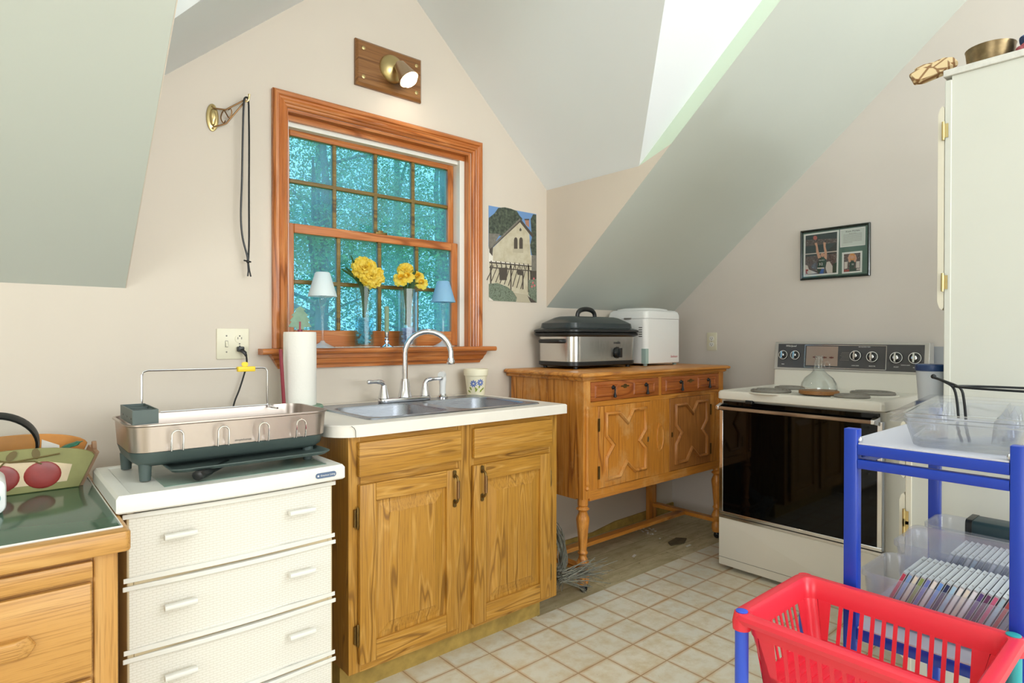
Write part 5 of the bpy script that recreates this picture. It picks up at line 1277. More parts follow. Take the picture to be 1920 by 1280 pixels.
# ------------------------------------------------------------------ electric stove
EX0, EX1, EY0, EY1 = 2.805, 3.480, 0.888, 1.645
st = thing('stove', 'almond electric range with black glass oven door and coil burners', 'stove', (3.14, 1.266, 0))
m = MB(); m.box(EX0+0.03, EY0+0.004, 0.03, EX1, EY0+0.024, 0.858); m.box(EX0+0.03, EY1-0.024, 0.03, EX1, EY1-0.004, 0.858); m.box(EX1-0.02, EY0+0.024, 0.03, EX1, EY1-0.024, 0.858)
m.box(EX0+0.035, EY0+0.024, 0.275, EX0+0.05, EY1-0.024, 0.858); m.box(EX0+0.06, EY0+0.05, 0.0, EX1-0.03, EY1-0.05, 0.03)
part('body', m, M['alside'], st)
m = MB(); m.rbox(EX0+0.004, EY0+0.002, 0.022, EX0+0.029, EY1-0.002, 0.262, 0.006, axis='X', e=0.004); dw = part('drawer', m, M['almond'], st)
m = MB(); m.box(EX0+0.002, EY0+0.004, 0.262, EX0+0.024, EY1-0.004, 0.274); part('drawer_trim', m, M['chrome'], dw)
m = MB(); m.tube([(EX0+0.0038, EY0+0.004, 0.062), (EX0+0.0038, EY1-0.004, 0.062)], 0.0012, 4); part('drawer_groove', m, M['inkg'], dw)
# door
m = MB(); m.box(EX0, EY0+0.028, 0.296, EX0+0.028, EY1-0.028, 0.852); dr_ = part('door', m, M['bglass'], st)
m = MB()
for a0, a1, b0, b1 in ((EY0+0.008, EY1-0.008, 0.280, 0.296), (EY0+0.008, EY0+0.028, 0.296, 0.820), (EY1-0.028, EY1-0.008, 0.296, 0.820)): m.box(EX0-0.004, a0, b0, EX0+0.030, a1, b1)
part('door_frame', m, M['chrome'], dr_, bevel=0.002)
hz = 0.822
for y in (EY0+0.030, EY1-0.022):
    m = MB(); m.loft([[(EX0-0.001, y-0.014, hz-0.020), (EX0-0.001, y+0.014, hz-0.020), (EX0-0.001, y+0.014, hz+0.020), (EX0-0.001, y-0.014, hz+0.020)], [(EX0-0.052, y-0.008, hz-0.009), (EX0-0.052, y+0.008, hz-0.009), (EX0-0.052, y+0.008, hz+0.009), (EX0-0.052, y-0.008, hz+0.009)]])
    part('handle_bracket', m, M['chrome'], dr_, bevel=0.002)
m = MB(); m.rbox(EX0-0.050, EY0+0.036, hz-0.009, EX0-0.036, EY1-0.028, hz+0.007, 0.005, axis='Y', n=3); part('handle', m, wood('brown_handle', '#5e4632', '#8a6d54', '#b59a80', 'Y', 3, 0.3), dr_)
m = MB(); m.rbox(EX0-0.018, 1.455, 0.848, EX0+0.005, 1.492, 0.866, 0.004, e=0.002); part('latch', m, M['black'], dr_)
# cooktop
CTZ = 0.905
m = MB()
def cr(i, z, r=0.018): return [(p[0], p[1], z) for p in rrect(EX0-0.012+i, EY0+i, EX1-0.03-i, EY1-i, r, 5)]
m.loft([cr(0.004, 0.862), cr(0.0, 0.866), cr(0.0, 0.893), cr(0.005, 0.903), cr(0.014, CTZ+0.001), cr(0.024, CTZ), cr(0.03, CTZ-0.003)]); ck = part('cooktop', m, M['almond'], st, ang=30)
for bx_, by_, br_ in ((2.872, 1.405, 0.088), (3.115, 1.425, 0.068), (2.880, 1.043, 0.068), (3.120, 1.040, 0.090)):
    m = MB(); m.lathe([(br_+0.016, CTZ-0.0028), (br_+0.016, CTZ+0.001), (br_+0.006, CTZ+0.003), (br_, CTZ-0.0015)], (bx_, by_, 0), 36); bp_ = part('drip_bowl', m, M['almond'], ck)
    m = MB()
    sp_ = []
    for k in range(150):
        q_ = k/149; a = q_*2*PI*4.2; sp_.append((bx_+(0.02+(br_-0.024)*q_)*math.cos(a), by_+(0.02+(br_-0.024)*q_)*math.sin(a), CTZ+0.011))
    m.tube(sp_, 0.0062, 8, flat=0.9)
    m.lathe([(0.018, CTZ+0.008), (0.018, CTZ+0.015), (0.014, CTZ+0.016)], (bx_, by_, 0), 20)
    m.lathe([(br_-0.010, CTZ+0.002), (br_-0.004, CTZ+0.010), (br_, CTZ+0.014), (br_+0.004, CTZ+0.010), (br_+0.002, CTZ+0.002)], (bx_, by_, 0), 40, cap=False)
    part('burner', m, M['burn'], ck)
# backguard
m = MB(); m.prism([(EX1-0.095, CTZ-0.02), (EX1-0.082, CTZ+0.09), (EX1-0.070, CTZ+0.100), (EX1, CTZ+0.100), (EX1, CTZ-0.02)], 'Y', EY0+0.004, EY1-0.004); part('backguard', m, M['almond'], st, bevel=0.004)
PA = (3.395, 0.992); PB = (3.413, 1.146)
m = MB(); m.prism([PA, PB, (EX1, PB[1]), (EX1, PA[1])], 'Y', EY0+0.002, EY1-0.002); cp = part('control_panel', m, plain('chrome_grey_shell', '#b8b6b0', 0.35, 0.4), st, bevel=0.002)
pd = Vector((PB[0]-PA[0], 0, PB[1]-PA[1])); plen = pd.length; tilt = math.atan2(pd.x, pd.z)
PM = T(PA[0], 0, PA[1]) @ Matrix.Rotation(tilt, 4, 'Y')      # local: X out of panel is -X, Z up along the panel
def panel_quad(y0, y1, z0, z1, th, mat, name, parent=None):
    m = MB(); m.box(-th, y0, z0, -0.0002, y1, z1); m.mat(PM); return part(name, m, mat, parent or cp)
pl = panel_quad(EY0+0.022, EY1-0.022, 0.012, plen-0.010, 0.0015, M['panel'], 'panel_face')
m = MB()
yl, yr = 1.475, 1.072
for a in ((yr, 0.016, yl, 0.0185), (yr, plen-0.0175, yl, plen-0.015), (yr, 0.016, yr+0.0025, plen-0.015), (yl-0.0025, 0.016, yl, plen-0.015)): m.box(-0.003, a[0], a[1], -0.0014, a[2], a[3])
m.mat(PM); part('panel_outline', m, M['chrome'], cp)
pk = panel_quad(1.302, 1.465, 0.028, plen-0.022, 0.003, plain('clock_face_reflection', '#a08f84', 0.15, 0.2), 'clock')  # warm bright tone stands in for a reflection on the clock
m = MB()
for y in (1.418, 1.368, 1.333): m.box(-0.0042, y-0.011, 0.070, -0.0029, y+0.011, 0.076); m.lathe([(0.005, -0.0045), (0.005, -0.0029)], (0, y, 0.073), 12, axis='X')
m.mat(PM); part('clock_hands', m, plain('dark_red_hand', '#5b2a24', 0.4), pk)
for y, zz, rr_ in ((1.592, 0.082, 0.027), (1.525, 0.082, 0.027), (1.215, 0.085, 0.029), (1.136, 0.082, 0.029), (1.028, 0.080, 0.030), (0.948, 0.080, 0.030)):
    m = MB(); m.lathe([(rr_, -0.0016), (rr_, -0.005), (rr_-0.004, -0.008)], (0, y, zz), 28, axis='X'); m.mat(PM); kb = part('knob', m, M['black'], cp)
    m = MB(); m.lathe([(rr_-0.016, -0.0078), (rr_-0.018, -0.020), (0.004, -0.022)], (0, y, zz), 24, axis='X'); m.rbox(-0.030, y-0.004, zz-rr_+0.008, -0.018, y+0.004, zz+rr_-0.008, 0.003, axis='X'); m.mat(PM); part('knob_cap', m, M['chrome'], kb)
    m = MB(); m.lathe([(rr_-0.002, -0.0082), (rr_-0.0035, -0.0084), (rr_-0.005, -0.0082)], (0, y, zz), 28, axis='X', cap=False); m.mat(PM); part('dial_ring', m, M['inkw'], kb)
def ptxt(name, body, size, y, z, mat=None): text(name, body, size, PM @ T(-0.0018, y, z) @ FACE_W, mat or M['inkw'], cp)
text('brand_lettering', 'Whirlpool', 0.014, PM @ T(-0.0018, 1.552, 0.133) @ FACE_W, M['inkw'], cp, shear=0.3)
for y, s_ in ((1.592, 'REAR'), (1.215, 'OVEN TEMP'), (1.136, 'SELECTOR'), (1.028, 'FRONT'), (0.948, 'REAR')): ptxt('lettering', s_, 0.0065, y, 0.034 if y < 1.5 else 0.030)
ptxt('lettering', 'SURFACE UNITS', 0.0055, 0.988, 0.044); ptxt('lettering', 'SELF-CLEANING OVEN', 0.0055, 1.175, 0.132)
m = MB()
for k in range(6): m.box(-0.0021, 1.245, 0.060+k*0.008, -0.0014, 1.292-0.004*(k % 3), 0.0625+k*0.008)
m.mat(PM); part('instruction_lines', m, M['inkg'], cp)
bd = thing('cutting_board', 'small round wooden board under the glass jug on the stove', 'board', (2.945, 1.210, CTZ))
m = MB(); m.lathe([(0.080, CTZ+0.0015), (0.086, CTZ+0.004), (0.086, CTZ+0.017), (0.082, CTZ+0.0195)], (2.945, 1.210, 0), 32); part('board', m, wood('round_board', '#6b4420', '#9a6a38', '#b9864c', 'Y', 6, 0.5), bd)
jg = thing('glass_jug_top', 'bell-shaped clear glass jug top with a ring handle on the round board', 'glass jug', (2.945, 1.210, CTZ+0.02))
m = MB(); JZ = CTZ+0.0198
outp = [(0.078, 0), (0.079, 0.012), (0.074, 0.035), (0.060, 0.058), (0.036, 0.078), (0.026, 0.090), (0.027, 0.098), (0.021, 0.102), (0.020, 0.125), (0.0165, 0.140), (0.018, 0.143), (0.018, 0.158), (0.0165, 0.161)]
m.lathe([(r, JZ+z) for r, z in outp]+[(0.014, JZ+0.160)]+[(r-0.003, JZ+z) for r, z in outp[-2::-1]], (2.945, 1.210, 0), 36, cap=False); part('bell', m, M['glass'], jg)
m = MB(); m.tube([(2.945+0.010, 1.210-0.022-0.012*math.cos(t)-0.010, JZ+0.118+0.016*math.sin(t)) for t in [k*2*PI/14 for k in range(14)]], 0.0035, 8, closed=True); part('ring_handle', m, M['glass'], jg)

# ------------------------------------------------------------------ tall white cabinet
HX, UY, LY = 2.30, 0.563, 0.667
tc = thing('tall_cabinet', 'tall white painted hutch cabinet with brass hinges at the right edge', 'cabinet', (2.6, 0.2, 0))
each('upper_side', ((HX+0.003, -0.20, 0.93, HX+0.022, UY-0.018, 1.996), (2.878, -0.20, 0.93, 2.90, UY-0.018, 1.996), (HX+0.022, -0.20, 0.93, 2.878, -0.19, 1.996)), M['cab'], tc)
each('face_frame', ((HX, UY-0.018, 0.93, HX+0.04, UY, 1.985), (2.86, UY-0.018, 0.93, 2.90, UY, 1.985), (HX+0.04, UY-0.018, 1.93, 2.86, UY, 1.985)), M['cab'], tc, bevel=0.002)
m = MB(); m.box(HX-0.004, -0.21, 1.9965, 2.905, UY+0.004, 2.018); part('top', m, plain('worn_white_edge', '#d3d3cc', 0.6, var=0.08, vs=60), tc, bevel=0.002)
def cab_door(z0, z1, y, x0, x1):
    m = MB(); e = [(y+0.001, z0+0.012), (y+0.006, z0+0.004), (y+0.013, z0+0.012), (y+0.018, z0+0.03), (y+0.018, z1-0.03), (y+0.013, z1-0.012), (y+0.006, z1-0.004), (y+0.001, z1-0.012)]
    m.prism(e, 'X', x0, x1); d_ = part('door', m, M['cabedge'], tc)
    for zz in (z0+0.092, z1-0.085):
        m = MB(); m.box(x0-0.004, y-0.010, zz-0.022, x0-0.0005, y+0.008, zz+0.022); m.tube([(x0-0.004, y+0.003, zz-0.029), (x0-0.004, y+0.003, zz+0.029)], 0.0042, 10); part('hinge', m, M['brass'], d_)
cab_door(1.255, 1.912, UY, HX+0.001, 2.59); cab_door(1.255, 1.912, UY, 2.595, 2.895)
each('lower_side', ((HX+0.003, -0.20, 0.0, HX+0.022, LY-0.018, 0.905), (2.878, -0.20, 0.0, 2.90, LY-0.018, 0.905), (HX+0.022, -0.20, 0.0, 2.878, -0.19, 0.905)), M['cab'], tc)
each('lower_frame', ((HX, LY-0.018, 0.0, HX+0.04, LY, 0.905), (2.86, LY-0.018, 0, 2.90, LY, 0.905)), M['cabedge'], tc, bevel=0.002)
m = MB(); m.box(HX-0.002, -0.205, 0.9055, 2.903, LY+0.002, 0.9295); part('ledge', m, M['cab'], tc, bevel=0.003)
cab_door(0.45, 0.660, LY, HX+0.001, 2.59); cab_door(0.70, 0.90, LY, HX+0.001, 2.59); cab_door(0.10, 0.43, LY, HX+0.001, 2.59)
# on top of it
TZ = 2.0183
for k, (c, l_, label) in enumerate((((2.400, 0.628, 2.062), 0.115, 'lower tan and brown patterned wooden slab sticking out over the cabinet edge'), ((2.425, 0.620, 2.082), 0.115, 'upper tan and brown patterned wooden slab sticking out over the cabinet edge'))):
    t = NT('carved_patch_'+str(k)); v = t.n('ShaderNodeTexVoronoi', feature='DISTANCE_TO_EDGE'); v.inputs['Scale'].default_value = 26; t.l(t.coords(), v.inputs['Vector'])
    pm = t.end(t.pbsdf(t.ramp(v.outputs[0], [(0.05, '#8a6238'), (0.10, '#d9c193')]), 0.55))
    m = MB(); pr = [(-0.5, 0.1), (-0.46, 0.9), (-0.25, 1.0), (0.0, 0.85), (0.3, 0.95), (0.5, 0.6), (0.5, 0.0), (0.2, -0.2), (-0.3, -0.15)]
    def rg(q, h): return [(a*l_*q, b*0.055*q, h) for a, b in pr]
    m.loft([rg(0.94, -0.010), rg(1, -0.005), rg(1, 0.006), rg(0.92, 0.011)])
    mt = T(*c) @ Matrix.Rotation(R(-64), 4, 'Z') @ Matrix.Rotation(R(-20+k*6), 4, 'Y') @ Matrix.Rotation(R(55-k*8), 4, 'X')
    m.mat(mt @ T(0, -0.02, 0)); o = part('carved_slab', m, [pm], loc=c); tag(o, label, 'carved wood', 'patterned slabs on the tall cabinet')
m = MB(); m.lathe([(0.050, TZ), (0.058, TZ+0.004), (0.063, TZ+0.050), (0.065, TZ+0.056), (0.061, TZ+0.056), (0.056, TZ+0.008), (0.0, TZ+0.006)], (2.372, 0.462, 0), 32)
o = part('metal_bowl', m, plain('tarnished_pewter', '#7b6a4c', 0.35, 0.8, var=0.35, vs=30), loc=(2.372, 0.462, TZ)); tag(o, 'tarnished brown metal bowl on top of the tall white cabinet', 'bowl')
m = MB(); m.tube([(2.355, 0.372, TZ+0.029), (2.39, 0.30, TZ+0.080)], 0.030, 18); 
o = part('rolled_denim', m, plain('blue_denim', '#4c5f8c', 0.85, var=0.2, vs=80), loc=(2.44, 0.37, TZ+0.05)); tag(o, 'blue cloth roll tilted up on top of the tall cabinet at the picture edge', 'cloth roll')
m = MB(); m.sphere((2.325, 0.383, TZ+0.010), 0.010, 10); m.tube([(2.325, 0.383, TZ+0.012), (2.33, 0.368, TZ+0.026)], 0.006, 8)
o = part('red_trinket', m, plain('dull_red', '#8e3a40', 0.5), loc=(2.325, 0.383, TZ)); tag(o, 'small dull red object beside the metal bowl on the cabinet', 'trinket')
# tubs on the ledge
tb = thing('plastic_tub', 'translucent white tub with a dark blue lid on the cabinet ledge behind the stove corner', 'tub', (2.385, 0.617, 0.93))
m = MB(); m.lathe([(0.034, 0.9575), (0.037, 0.960), (0.044, 1.062)], (2.385, 0.617, 0), 28); part('tub', m, translucent('milky_tub', '#dfe5ea', '#dfe5ea', 0.4, 0.4), tb)
m = MB(); m.lathe([(0.046, 1.0605), (0.047, 1.064), (0.047, 1.080), (0.044, 1.083), (0.0, 1.083)], (2.385, 0.617, 0), 28); part('lid', m, plain('dark_blue_lid', '#1d3b66', 0.35), tb)
m = MB(); m.lathe([(0.040, 0.9297), (0.043, 0.932), (0.043, 0.954), (0.040, 0.957)], (2.385, 0.617, 0), 28)
o = part('flat_container', m, plain('slate_blue_tub', '#3a4d68', 0.4), loc=(2.385, 0.617, 0.93)); tag(o, 'flat dark blue container underneath the blue-lidded tub', 'container')

# ------------------------------------------------------------------ blue steel cart
GX0, GX1, GY0, GY1 = 1.450, 2.093, 0.222, 0.542
ct = thing('steel_cart', 'blue steel tube cart with grey boards in front of the tall white cabinet', 'cart', (1.77, 0.38, 0))
for x in (GX0, GX1-0.028):
    for y in (GY0, GY1-0.028):
        m = MB(); m.rbox(x, y, 0.0, x+0.028, y+0.028, 0.968, 0.003, n=2, e=0.001)
        p_ = part('post', m, M['blue'], ct)
        if x == GX0:
            m = MB(); yy = y if y > 0.4 else y+0.028; s_ = -1 if y > 0.4 else 1
            m.lathe([(0.008, 0.0), (0.008, 0.003*s_), (0.005, 0.006*s_)], (x+0.014, yy, 0.944), 12, axis='Y'); part('bolt', m, M['chrome'], p_)
for z0, z1 in ((0.912, 0.935), (0.882, 0.902), (0.503, 0.527)):
    for x in (GX0+0.001, GX1-0.023): part('rail', MB().rbox(x, GY0+0.0285, z0, x+0.022, GY1-0.0285, z1, 0.002, axis='Y', n=2), M['blue'], ct)
    for y in (GY0+0.001, GY1-0.023): part('rail', MB().rbox(GX0+0.0285, y, z0, GX1-0.0285, y+0.022, z1, 0.002, axis='X', n=2), M['blue'], ct)
for z, nm in ((0.9355, 'top_board'), (0.5275, 'shelf_board')):
    m = MB(); q = 0.0292; ax, bx, ay, by = GX0+0.004, GX1-0.004, GY0+0.002, GY1-0.002
    m.prism([(GX0+q, ay), (GX1-q, ay), (GX1-q, GY0+q), (bx, GY0+q), (bx, GY1-q), (GX1-q, GY1-q), (GX1-q, by), (GX0+q, by), (GX0+q, GY1-q), (ax, GY1-q), (ax, GY0+q), (GX0+q, GY0+q)], 'Z', z, z+0.0035); part(nm, m, M['tray'], ct)

# nested clear trays on the cart
def clear_tray(loc, rz, divider):
    t = thing('clear_tray', '', 'tray', loc, 'nested clear trays on the blue cart', rz)
    mt = T(*loc) @ Matrix.Rotation(rz, 4, 'Z')
    Lx, Wy, h = 0.55, 0.25, 0.056
    def rg(i, z, r): return [(p[0], p[1], z) for p in rrect(i, -Wy+i, Lx-i, -i, r, 4)]
    m = MB(); m.loft([rg(0.0, h-0.0015, 0.006), rg(0.001, h, 0.006), rg(0.020, h, 0.014), rg(0.024, h-0.004, 0.016), rg(0.036, 0.004, 0.02), rg(0.042, 0.0, 0.018)], cap0=False)
    m.mat(mt); part('tray', m, M['clearp'], t, ang=30)
    if divider:
        m = MB(); y = -Wy+0.075
        m.loft([[(0.043, y-0.006, 0.002), (Lx-0.043, y-0.006, 0.002), (Lx-0.032, y-0.001, h-0.008), (0.032, y-0.001, h-0.008)], [(0.043, y+0.006, 0.002), (Lx-0.043, y+0.006, 0.002), (Lx-0.032, y+0.001, h-0.008), (0.032, y+0.001, h-0.008)]])
        m.mat(mt); part('divider', m, M['clearp'], t)
        for x in (0.16, 0.34, 0.47):
            for yy in (-0.042, y-0.004):
                m = MB(); m.lathe([(0.012, 0.006), (0.010, 0.03), (0.004, 0.044), (0.0, 0.045)], (x, yy-0.012, 0), 12); m.mat(mt); part('peg', m, M['clearp'], t)
    return t
for k, lab in enumerate(('lowest clear tray of the nested stack on the blue cart', 'middle clear plastic tray nested in the stack on the blue cart', 'topmost clear plastic tray of the nested stack on the blue cart, with a divider')):
    t = clear_tray((1.448, 0.452, 0.9395+0.0085*k), R(7), k == 2); t['label'] = lab
wr = thing('wire_rack', 'black wire frame with a bent handle standing in the clear trays', 'wire rack', (1.9, 0.42, 0.96))
m = MB()
for dx in (-0.010, 0.010):
    m.tube(smooth_path([(1.90+dx, 0.424+dx, 0.962), (1.90+dx, 0.428+dx, 1.010), (1.90+dx, 0.436+dx, 1.041), (1.90+dx*0.8, 0.462+dx*.5, 1.056), (1.90+dx*0.4, 0.487, 1.066)], 4), 0.0032, 8)
m.sphere((1.90, 0.487, 1.068), 0.0065, 10)
part('handle', m, M['blackiron'], wr)
m = MB(); m.tube([(1.90+0.065*math.cos(t), 0.255+0.185*math.sin(t), 1.045) for t in [k*2*PI/40 for k in range(40)]], 0.003, 8, closed=True); part('ring', m, M['blackiron'], wr)

# plastic shoe-box bins on the shelf
SBZ = 0.5313
def bin_(x0, x1, y0, y1, h, label):
    t = thing('storage_bin', label, 'bin', ((x0+x1)/2, (y0+y1)/2, SBZ), 'clear shoe-box bins on the lower shelf of the blue cart')
    def rg(i, z, r=0.03): return [(p[0], p[1], z) for p in rrect(x0+i, y0+i, x1-i, y1-i, r, 6)]
    m = MB(); z = SBZ
    m.loft([rg(0.016, z+0.0003, 0.022), rg(0.012, z+0.004, 0.026), rg(0.005, z+h-0.014), rg(0.0, z+h-0.012), rg(0.0, z+h), rg(0.004, z+h), rg(0.007, z+h-0.010), rg(0.014, z+0.006, 0.024)], cap0=True, cap1=True)
    part('bin', m, M['bin'], t, ang=30); return t
bin_(1.500, 1.692, 0.190, 0.530, 0.110, 'nearest milky plastic bin on the cart shelf, full of upright disc cases')
bin_(1.716, 1.904, 0.190, 0.530, 0.128, 'middle milky plastic bin of disc cases, behind the upright lid')
bin_(1.910, 2.062, 0.190, 0.515, 0.138, 'rear plastic bin on the cart shelf, holding the black binder')
m = MB()
def lrg(i, x): return [(x, p[0], p[1]) for p in rrect(0.165+i, SBZ+0.0005+i, 0.492-i, SBZ+0.187-i, 0.03, 6)]
m.loft([lrg(0.0, 1.697), lrg(0.0, 1.703), lrg(0.004, 1.703), lrg(0.006, 1.6985)])
o = part('bin_lid', m, M['bin'], loc=(1.70, 0.33, SBZ)); tag(o, 'milky plastic lid standing on edge between the front and middle bins', 'lid')
cols = [('red', '#c2455c'), ('pale blue', '#7fa6d6'), ('cream', '#e4dcc8'), ('green', '#8aa05a'), ('violet blue', '#6f7fc4'), ('white', '#ece9e2'), ('sky blue', '#6d9be0'), ('dark navy', '#27355f'), ('light cyan', '#a8cfe6'), ('white', '#eceae6'), ('cream', '#e8e1d0'), ('white', '#e9ebee'), ('purple', '#5d4a86'), ('dark plum', '#6a3c62'), ('pink', '#d76a8c'), ('pale cyan', '#b9d7e2'), ('coral', '#c9605a'), ('grey', '#a5adb5'), ('olive', '#8c8a52'), ('brick red', '#8e4442'), ('steel grey', '#74808c')]
ordn = ['first', 'second', 'third', 'fourth', 'fifth', 'sixth', 'seventh', 'eighth', 'ninth', 'tenth', 'eleventh', 'twelfth', 'thirteenth', 'fourteenth', 'fifteenth', 'sixteenth', 'seventeenth', 'eighteenth', 'nineteenth', 'twentieth', 'twenty-first']
CASES = {}
SPINE = {}
def cd_case(x, y, z, tilt, cname, chex, label, group):
    key = cname+chex
    if key not in CASES:
        t = thing('disc_case', label, 'disc case', (0, 0, 0), group)
        m = MB(); m.box(0, 0.0006, 0, 0.142, 0.0092, 0.125)
        for xx in (0.022, 0.115): m.box(xx, 0.003, 0.1250, xx+0.004, 0.0065, 0.1253, 1)
        part('case', m, [M['cdcase'], M['inkg']], t)
        SPINE[key] = plain('spine_'+str(len(SPINE)), chex, 0.5)
        m = MB(); m.box(-0.0004, 0.0018, 0.004, -0.0001, 0.0080, 0.121); part('spine_insert', m, SPINE[key], t)
        CASES[key] = t; r = t
    else:
        r = dup(CASES[key], (0, 0, 0), label=label, group=group)
    r.location = (x, y, z); r.rotation_euler = (tilt, 0, 0)
    return r
for k in range(20):
    c, hx = cols[k]
    cd_case(1.524, 0.487-0.0115*k, SBZ+0.0072, R(24), c, hx, ordn[k]+' disc case from the left end of the nearest bin, '+c+' spine', 'disc cases in the nearest bin')
c2 = [('white', '#e9ebee'), ('steel grey', '#74808c'), ('white', '#ece9e2'), ('grey', '#a5adb5'), ('steel grey', '#74808c'), ('pale cyan', '#b9d7e2'), ('dark navy', '#27355f')]
for k in range(17):
    c, hx = c2[(k*3) % 7]
    cd_case(1.739, 0.452-0.0117*k, SBZ+0.0072, R(24), c, hx, ordn[k]+' disc case from the left end of the middle bin, '+c+' spine', 'disc cases in the middle bin')
bi = thing('binder', 'long dark green-black binder lying across the rear bin on the cart', 'binder', (1.985, 0.31, SBZ+0.11))
m = MB(); m.rbox(1.945, 0.216, SBZ+0.020, 2.03, 0.425, SBZ+0.160, 0.012, axis='Y', n=4); part('cover', m, plain('green_black_vinyl', '#223a40', 0.35), bi)
m = MB(); m.rbox(1.9435, 0.412, SBZ+0.0185, 2.0315, 0.4262, SBZ+0.1615, 0.012, axis='Y', n=4); part('end_band', m, M['black'], bi)

# ------------------------------------------------------------------ red basket on blue tube legs
AX0, AX1, AY0, AY1, AZ = 1.098, 1.418, 0.215, 0.622, 0.634
rb = thing('red_basket_stand', 'red slotted plastic basket on blue tube legs in the front right corner', 'basket stand', (1.26, 0.42, 0))
m = MB()
def ag(i, z, r): return [(p[0], p[1], z) for p in rrect(AX0+i, AY0+i, AX1-i, AY1-i, r, 6)]
m.loft([ag(0.004, AZ-0.020, 0.028), ag(-0.001, AZ-0.010, 0.032), ag(0.002, AZ-0.003, 0.030), ag(0.010, AZ, 0.026), ag(0.022, AZ-0.001, 0.024), ag(0.027, AZ-0.008, 0.022), ag(0.029, AZ-0.045, 0.022), ag(0.026, AZ-0.045, 0.022), ag(0.021, AZ-0.012, 0.022)], closed=True)
for cx, cy in ((AX0+0.019, AY0+0.019), (AX1-0.019, AY0+0.019), (AX0+0.019, AY1-0.019), (AX1-0.019, AY1-0.019)): m.lathe([(0.017, AZ-0.034), (0.018, AZ-0.02), (0.014, AZ-0.0005)], (cx, cy, 0), 16)
part('rim', m, M['red'], rb)
zt_, zb_ = AZ-0.043, AZ-0.140
i0, i1 = 0.0275, 0.048
m = MB()
def wallbar(side, u0, u1, za, zb):
    """a vertical strip of the tapering wall between heights za and zb, u along the side"""
    def pt(u, z, th):
        q = (zt_-z)/(zt_-zb_); i = i0+(i1-i0)*q+th
        if side == 'L': return (u, AY1-i, z)
        if side == 'R': return (u, AY0+i, z)
        if side == 'B': return (AX1-i, u, z)
        return (AX0+i, u, z)
    m.loft([[pt(u0, za, 0), pt(u1, za, 0), pt(u1, za, 0.0022), pt(u0, za, 0.0022)], [pt(u0, zb, 0), pt(u1, zb, 0), pt(u1, zb, 0.0022), pt(u0, zb, 0.0022)]])
for side in 'LRBF':
    lo_, hi_ = (AX0, AX1) if side in 'LR' else (AY0, AY1)
    a, b = lo_+0.048, hi_-0.048
    wallbar(side, a, a+0.030, zt_, zb_); wallbar(side, b-0.030, b, zt_, zb_)
    n = int((b-a-0.06)/0.0195); pit = (b-a-0.06)/n
    for k in range(n+1):
        if 0 < k < n: wallbar(side, a+0.03+k*pit-0.0038, a+0.03+k*pit+0.0038, zt_, zb_+0.018)
    wallbar(side, a, b, zb_+0.020, zb_)
def wg(i, z, r): return [(p[0], p[1], z) for p in rrect(AX0+i, AY0+i, AX1-i, AY1-i, r, 6)]
part('walls', m, M['red'], rb)
for sx, cx in ((1, AX0), (-1, AX1)):
    for sy, cy in ((1, AY0), (-1, AY1)):
        m = MB(); rings = []
        for z, q in ((zt_, 0.0), (zb_, 1.0)):
            i = i0+(i1-i0)*q
            pts = [(cx+sx*i, cy+sy*0.0485)] + [(cx+sx*(i+0.020-0.020*math.cos(t)), cy+sy*(i+0.020-0.020*math.sin(t))) for t in [R(a) for a in range(0, 91, 15)]] + [(cx+sx*0.0485, cy+sy*i)]
            pts += [(x+sx*0.0024, y+sy*0.0024) for x, y in pts[::-1]]
            rings.append([(x, y, z) for x, y in pts])
        m.loft(rings)
        part('corner_panel', m, M['red'], rb)
m = MB(); m.loft([wg(0.046, zb_-0.003, 0.02), wg(0.046, zb_+0.001, 0.02)])
for k in range(16): y = AY0+0.062+k*0.0185; m.box(AX0+0.055, y, zb_+0.001, AX1-0.055, y+0.007, zb_+0.0035)
part('floor_tray', m, M['red'], rb)
for cx, cy, cm, cap in ((AX0+0.019, AY0+0.019, 'blue2', 'blue2'), (AX1-0.019, AY0+0.019, 'teal', 'teal'), (AX0+0.019, AY1-0.019, 'blue2', 'blue2'), (AX1-0.019, AY1-0.019, 'blue2', None)):
    if cm == 'teal' and 'teal' not in M: M['teal'] = plain('teal_tube', '#2a9aa0', 0.4)
    m = MB(); m.lathe([(0.0128, 0.0), (0.0128, AZ-0.035)], (cx, cy, 0), 20); lg = part('leg', m, M[cm], rb)
    if cm == 'teal': lg['label'] = 'teal leg'
    if cap:
        m = MB(); m.lathe([(0.0115, AZ-0.0003), (0.0115, AZ+0.0015), (0.009, AZ+0.0025)], (cx, cy, 0), 18); part('leg_cap', m, M[cap], lg)

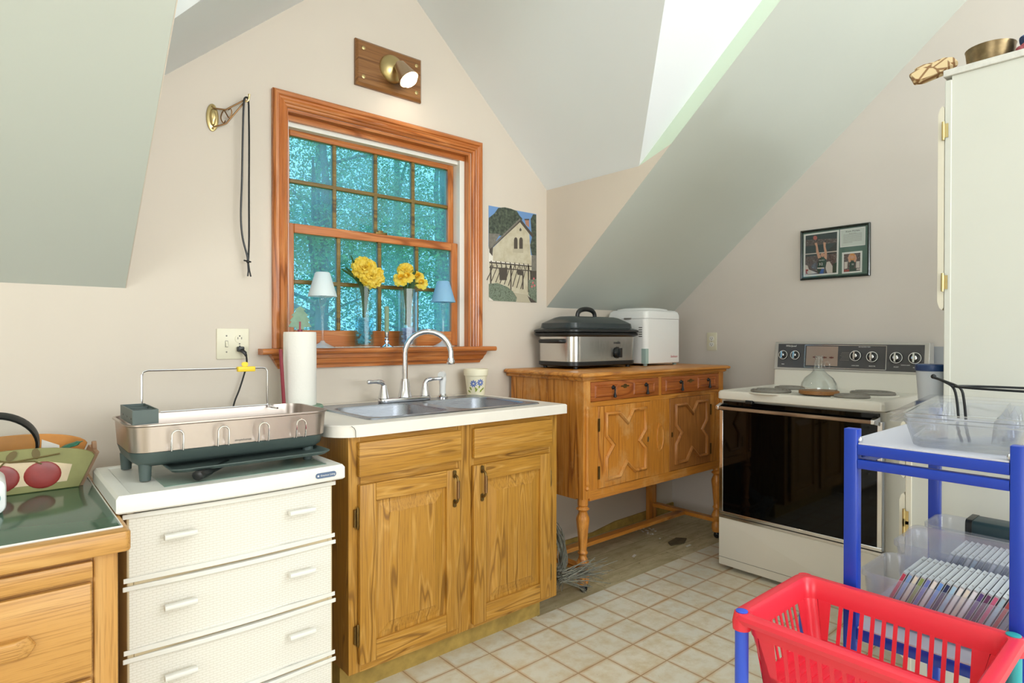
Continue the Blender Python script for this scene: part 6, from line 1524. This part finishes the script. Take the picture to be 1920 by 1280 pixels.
# ------------------------------------------------------------------ twig wreath and litter by the sideboard leg
tw = thing('twig_wreath', 'grey dried twig wreath leaning beside the left front leg of the sideboard', 'wreath', (1.92, 1.95, 0.2))
r = random.Random(11); m = MB()
def jit(p, s_): return Vector(p)+Vector((r.gauss(0, s_), r.gauss(0, s_*0.8), r.gauss(0, s_)))
for k in range(60):
    p0 = jit((1.90+r.uniform(-.05, .10), 2.10, 0.50+r.uniform(-.03, .05)), 0.012)
    p1 = jit((1.945, 2.02, 0.37), 0.011); p2 = jit((1.968, 1.95, 0.26), 0.011); p3 = jit((1.945, 1.90, 0.17), 0.012); p4 = jit((1.88, 1.87, 0.12), 0.016)
    m.tube(smooth_path([p0, p1, p2, p3, p4], 3), [0.0013]*3+[0.0024]*10, 4)
for k in range(46):
    p0 = jit((1.86, 1.825, 0.14), 0.014); a = r.uniform(-0.9, 0.6); l_ = r.uniform(0.14, 0.34)
    e = p0+Vector((l_*math.cos(a)*0.95, -l_*0.12*r.random(), l_*math.sin(a)*0.45+r.uniform(-.02, .02)))
    e.z = max(0.012, e.z)
    mid = p0.lerp(e, 0.5)+Vector((0, 0, r.uniform(-.01, .02)))
    m.tube(smooth_path([p0, mid, e], 4), [0.0022]*5+[0.0017]*3+[0.0010], 4)
    if k % 2: m.tube([mid, mid.lerp(e, 0.7)+Vector((0.015, -0.01, r.uniform(-.03, .04)))], [0.0011, 0.0005], 4)
    m.sphere(e, 0.0022, 5)
for v_ in m.v:
    if v_.x < 1.79: v_.x = 1.79+(1.79-v_.x)*0.15
    if v_.z < 0.004: v_.z = 0.004
part('twigs', m, M['twig'], tw)['kind'] = 'stuff'
sc_ = plain('paper_scrap', '#dcdad2', 0.7)
for k, (x, y, rz, l_, label) in enumerate(((2.62, 2.03, 0.4, 0.022, 'white paper scrap on the bare subfloor in the middle under the sideboard'), (3.02, 2.24, 1.1, 0.10, 'crumbled white plaster flakes on the subfloor by the far end of the stretcher'), (2.98, 1.93, 0.1, 0.026, 'thin white paper strip on the subfloor near the right front sideboard leg'))):
    m = MB(); rr_ = random.Random(k)
    if k == 1:
        for q in range(26):
            cx, cy = rr_.gauss(0, .06), rr_.gauss(0, .028); s_ = rr_.uniform(.003, .011); a = rr_.uniform(0, 3)
            m.loft([[(cx+s_*math.cos(a+t), cy+s_*0.7*math.sin(a+t), h) for t in (0, 1.4, 3.1, 4.4)] for h in (0.0003, 0.003)])
    else: m.loft([[(-l_, -0.006, h), (l_*0.8, -0.008, h), (l_, 0.006, h), (-l_*0.7, 0.008, h)] for h in (0.0003, 0.0016)])
    m.mat(T(x, y, -0.0015) @ Matrix.Rotation(rz, 4, 'Z')); o = part(('paper_scrap', 'plaster_flakes', 'paper_scrap')[k], m, sc_, loc=(x, y, 0)); tag(o, label, 'litter')
    if k == 1: o['kind'] = 'stuff'
m = MB(); m.loft([[(2.90, 1.99, h), (2.99, 1.965, h), (3.07, 2.0, h), (3.03, 2.045, h), (2.93, 2.03, h)] for h in (-0.0012, 0.006)])
o = part('wood_scrap', m, plain('dark_scrap_wood', '#5c5038', 0.8, var=0.3, vs=20), loc=(2.98, 2.0, 0)); tag(o, 'flat dark wood offcut on the subfloor by the right front leg of the sideboard', 'offcut')

for o_ in bpy.data.objects:
    o_.select_set(False)
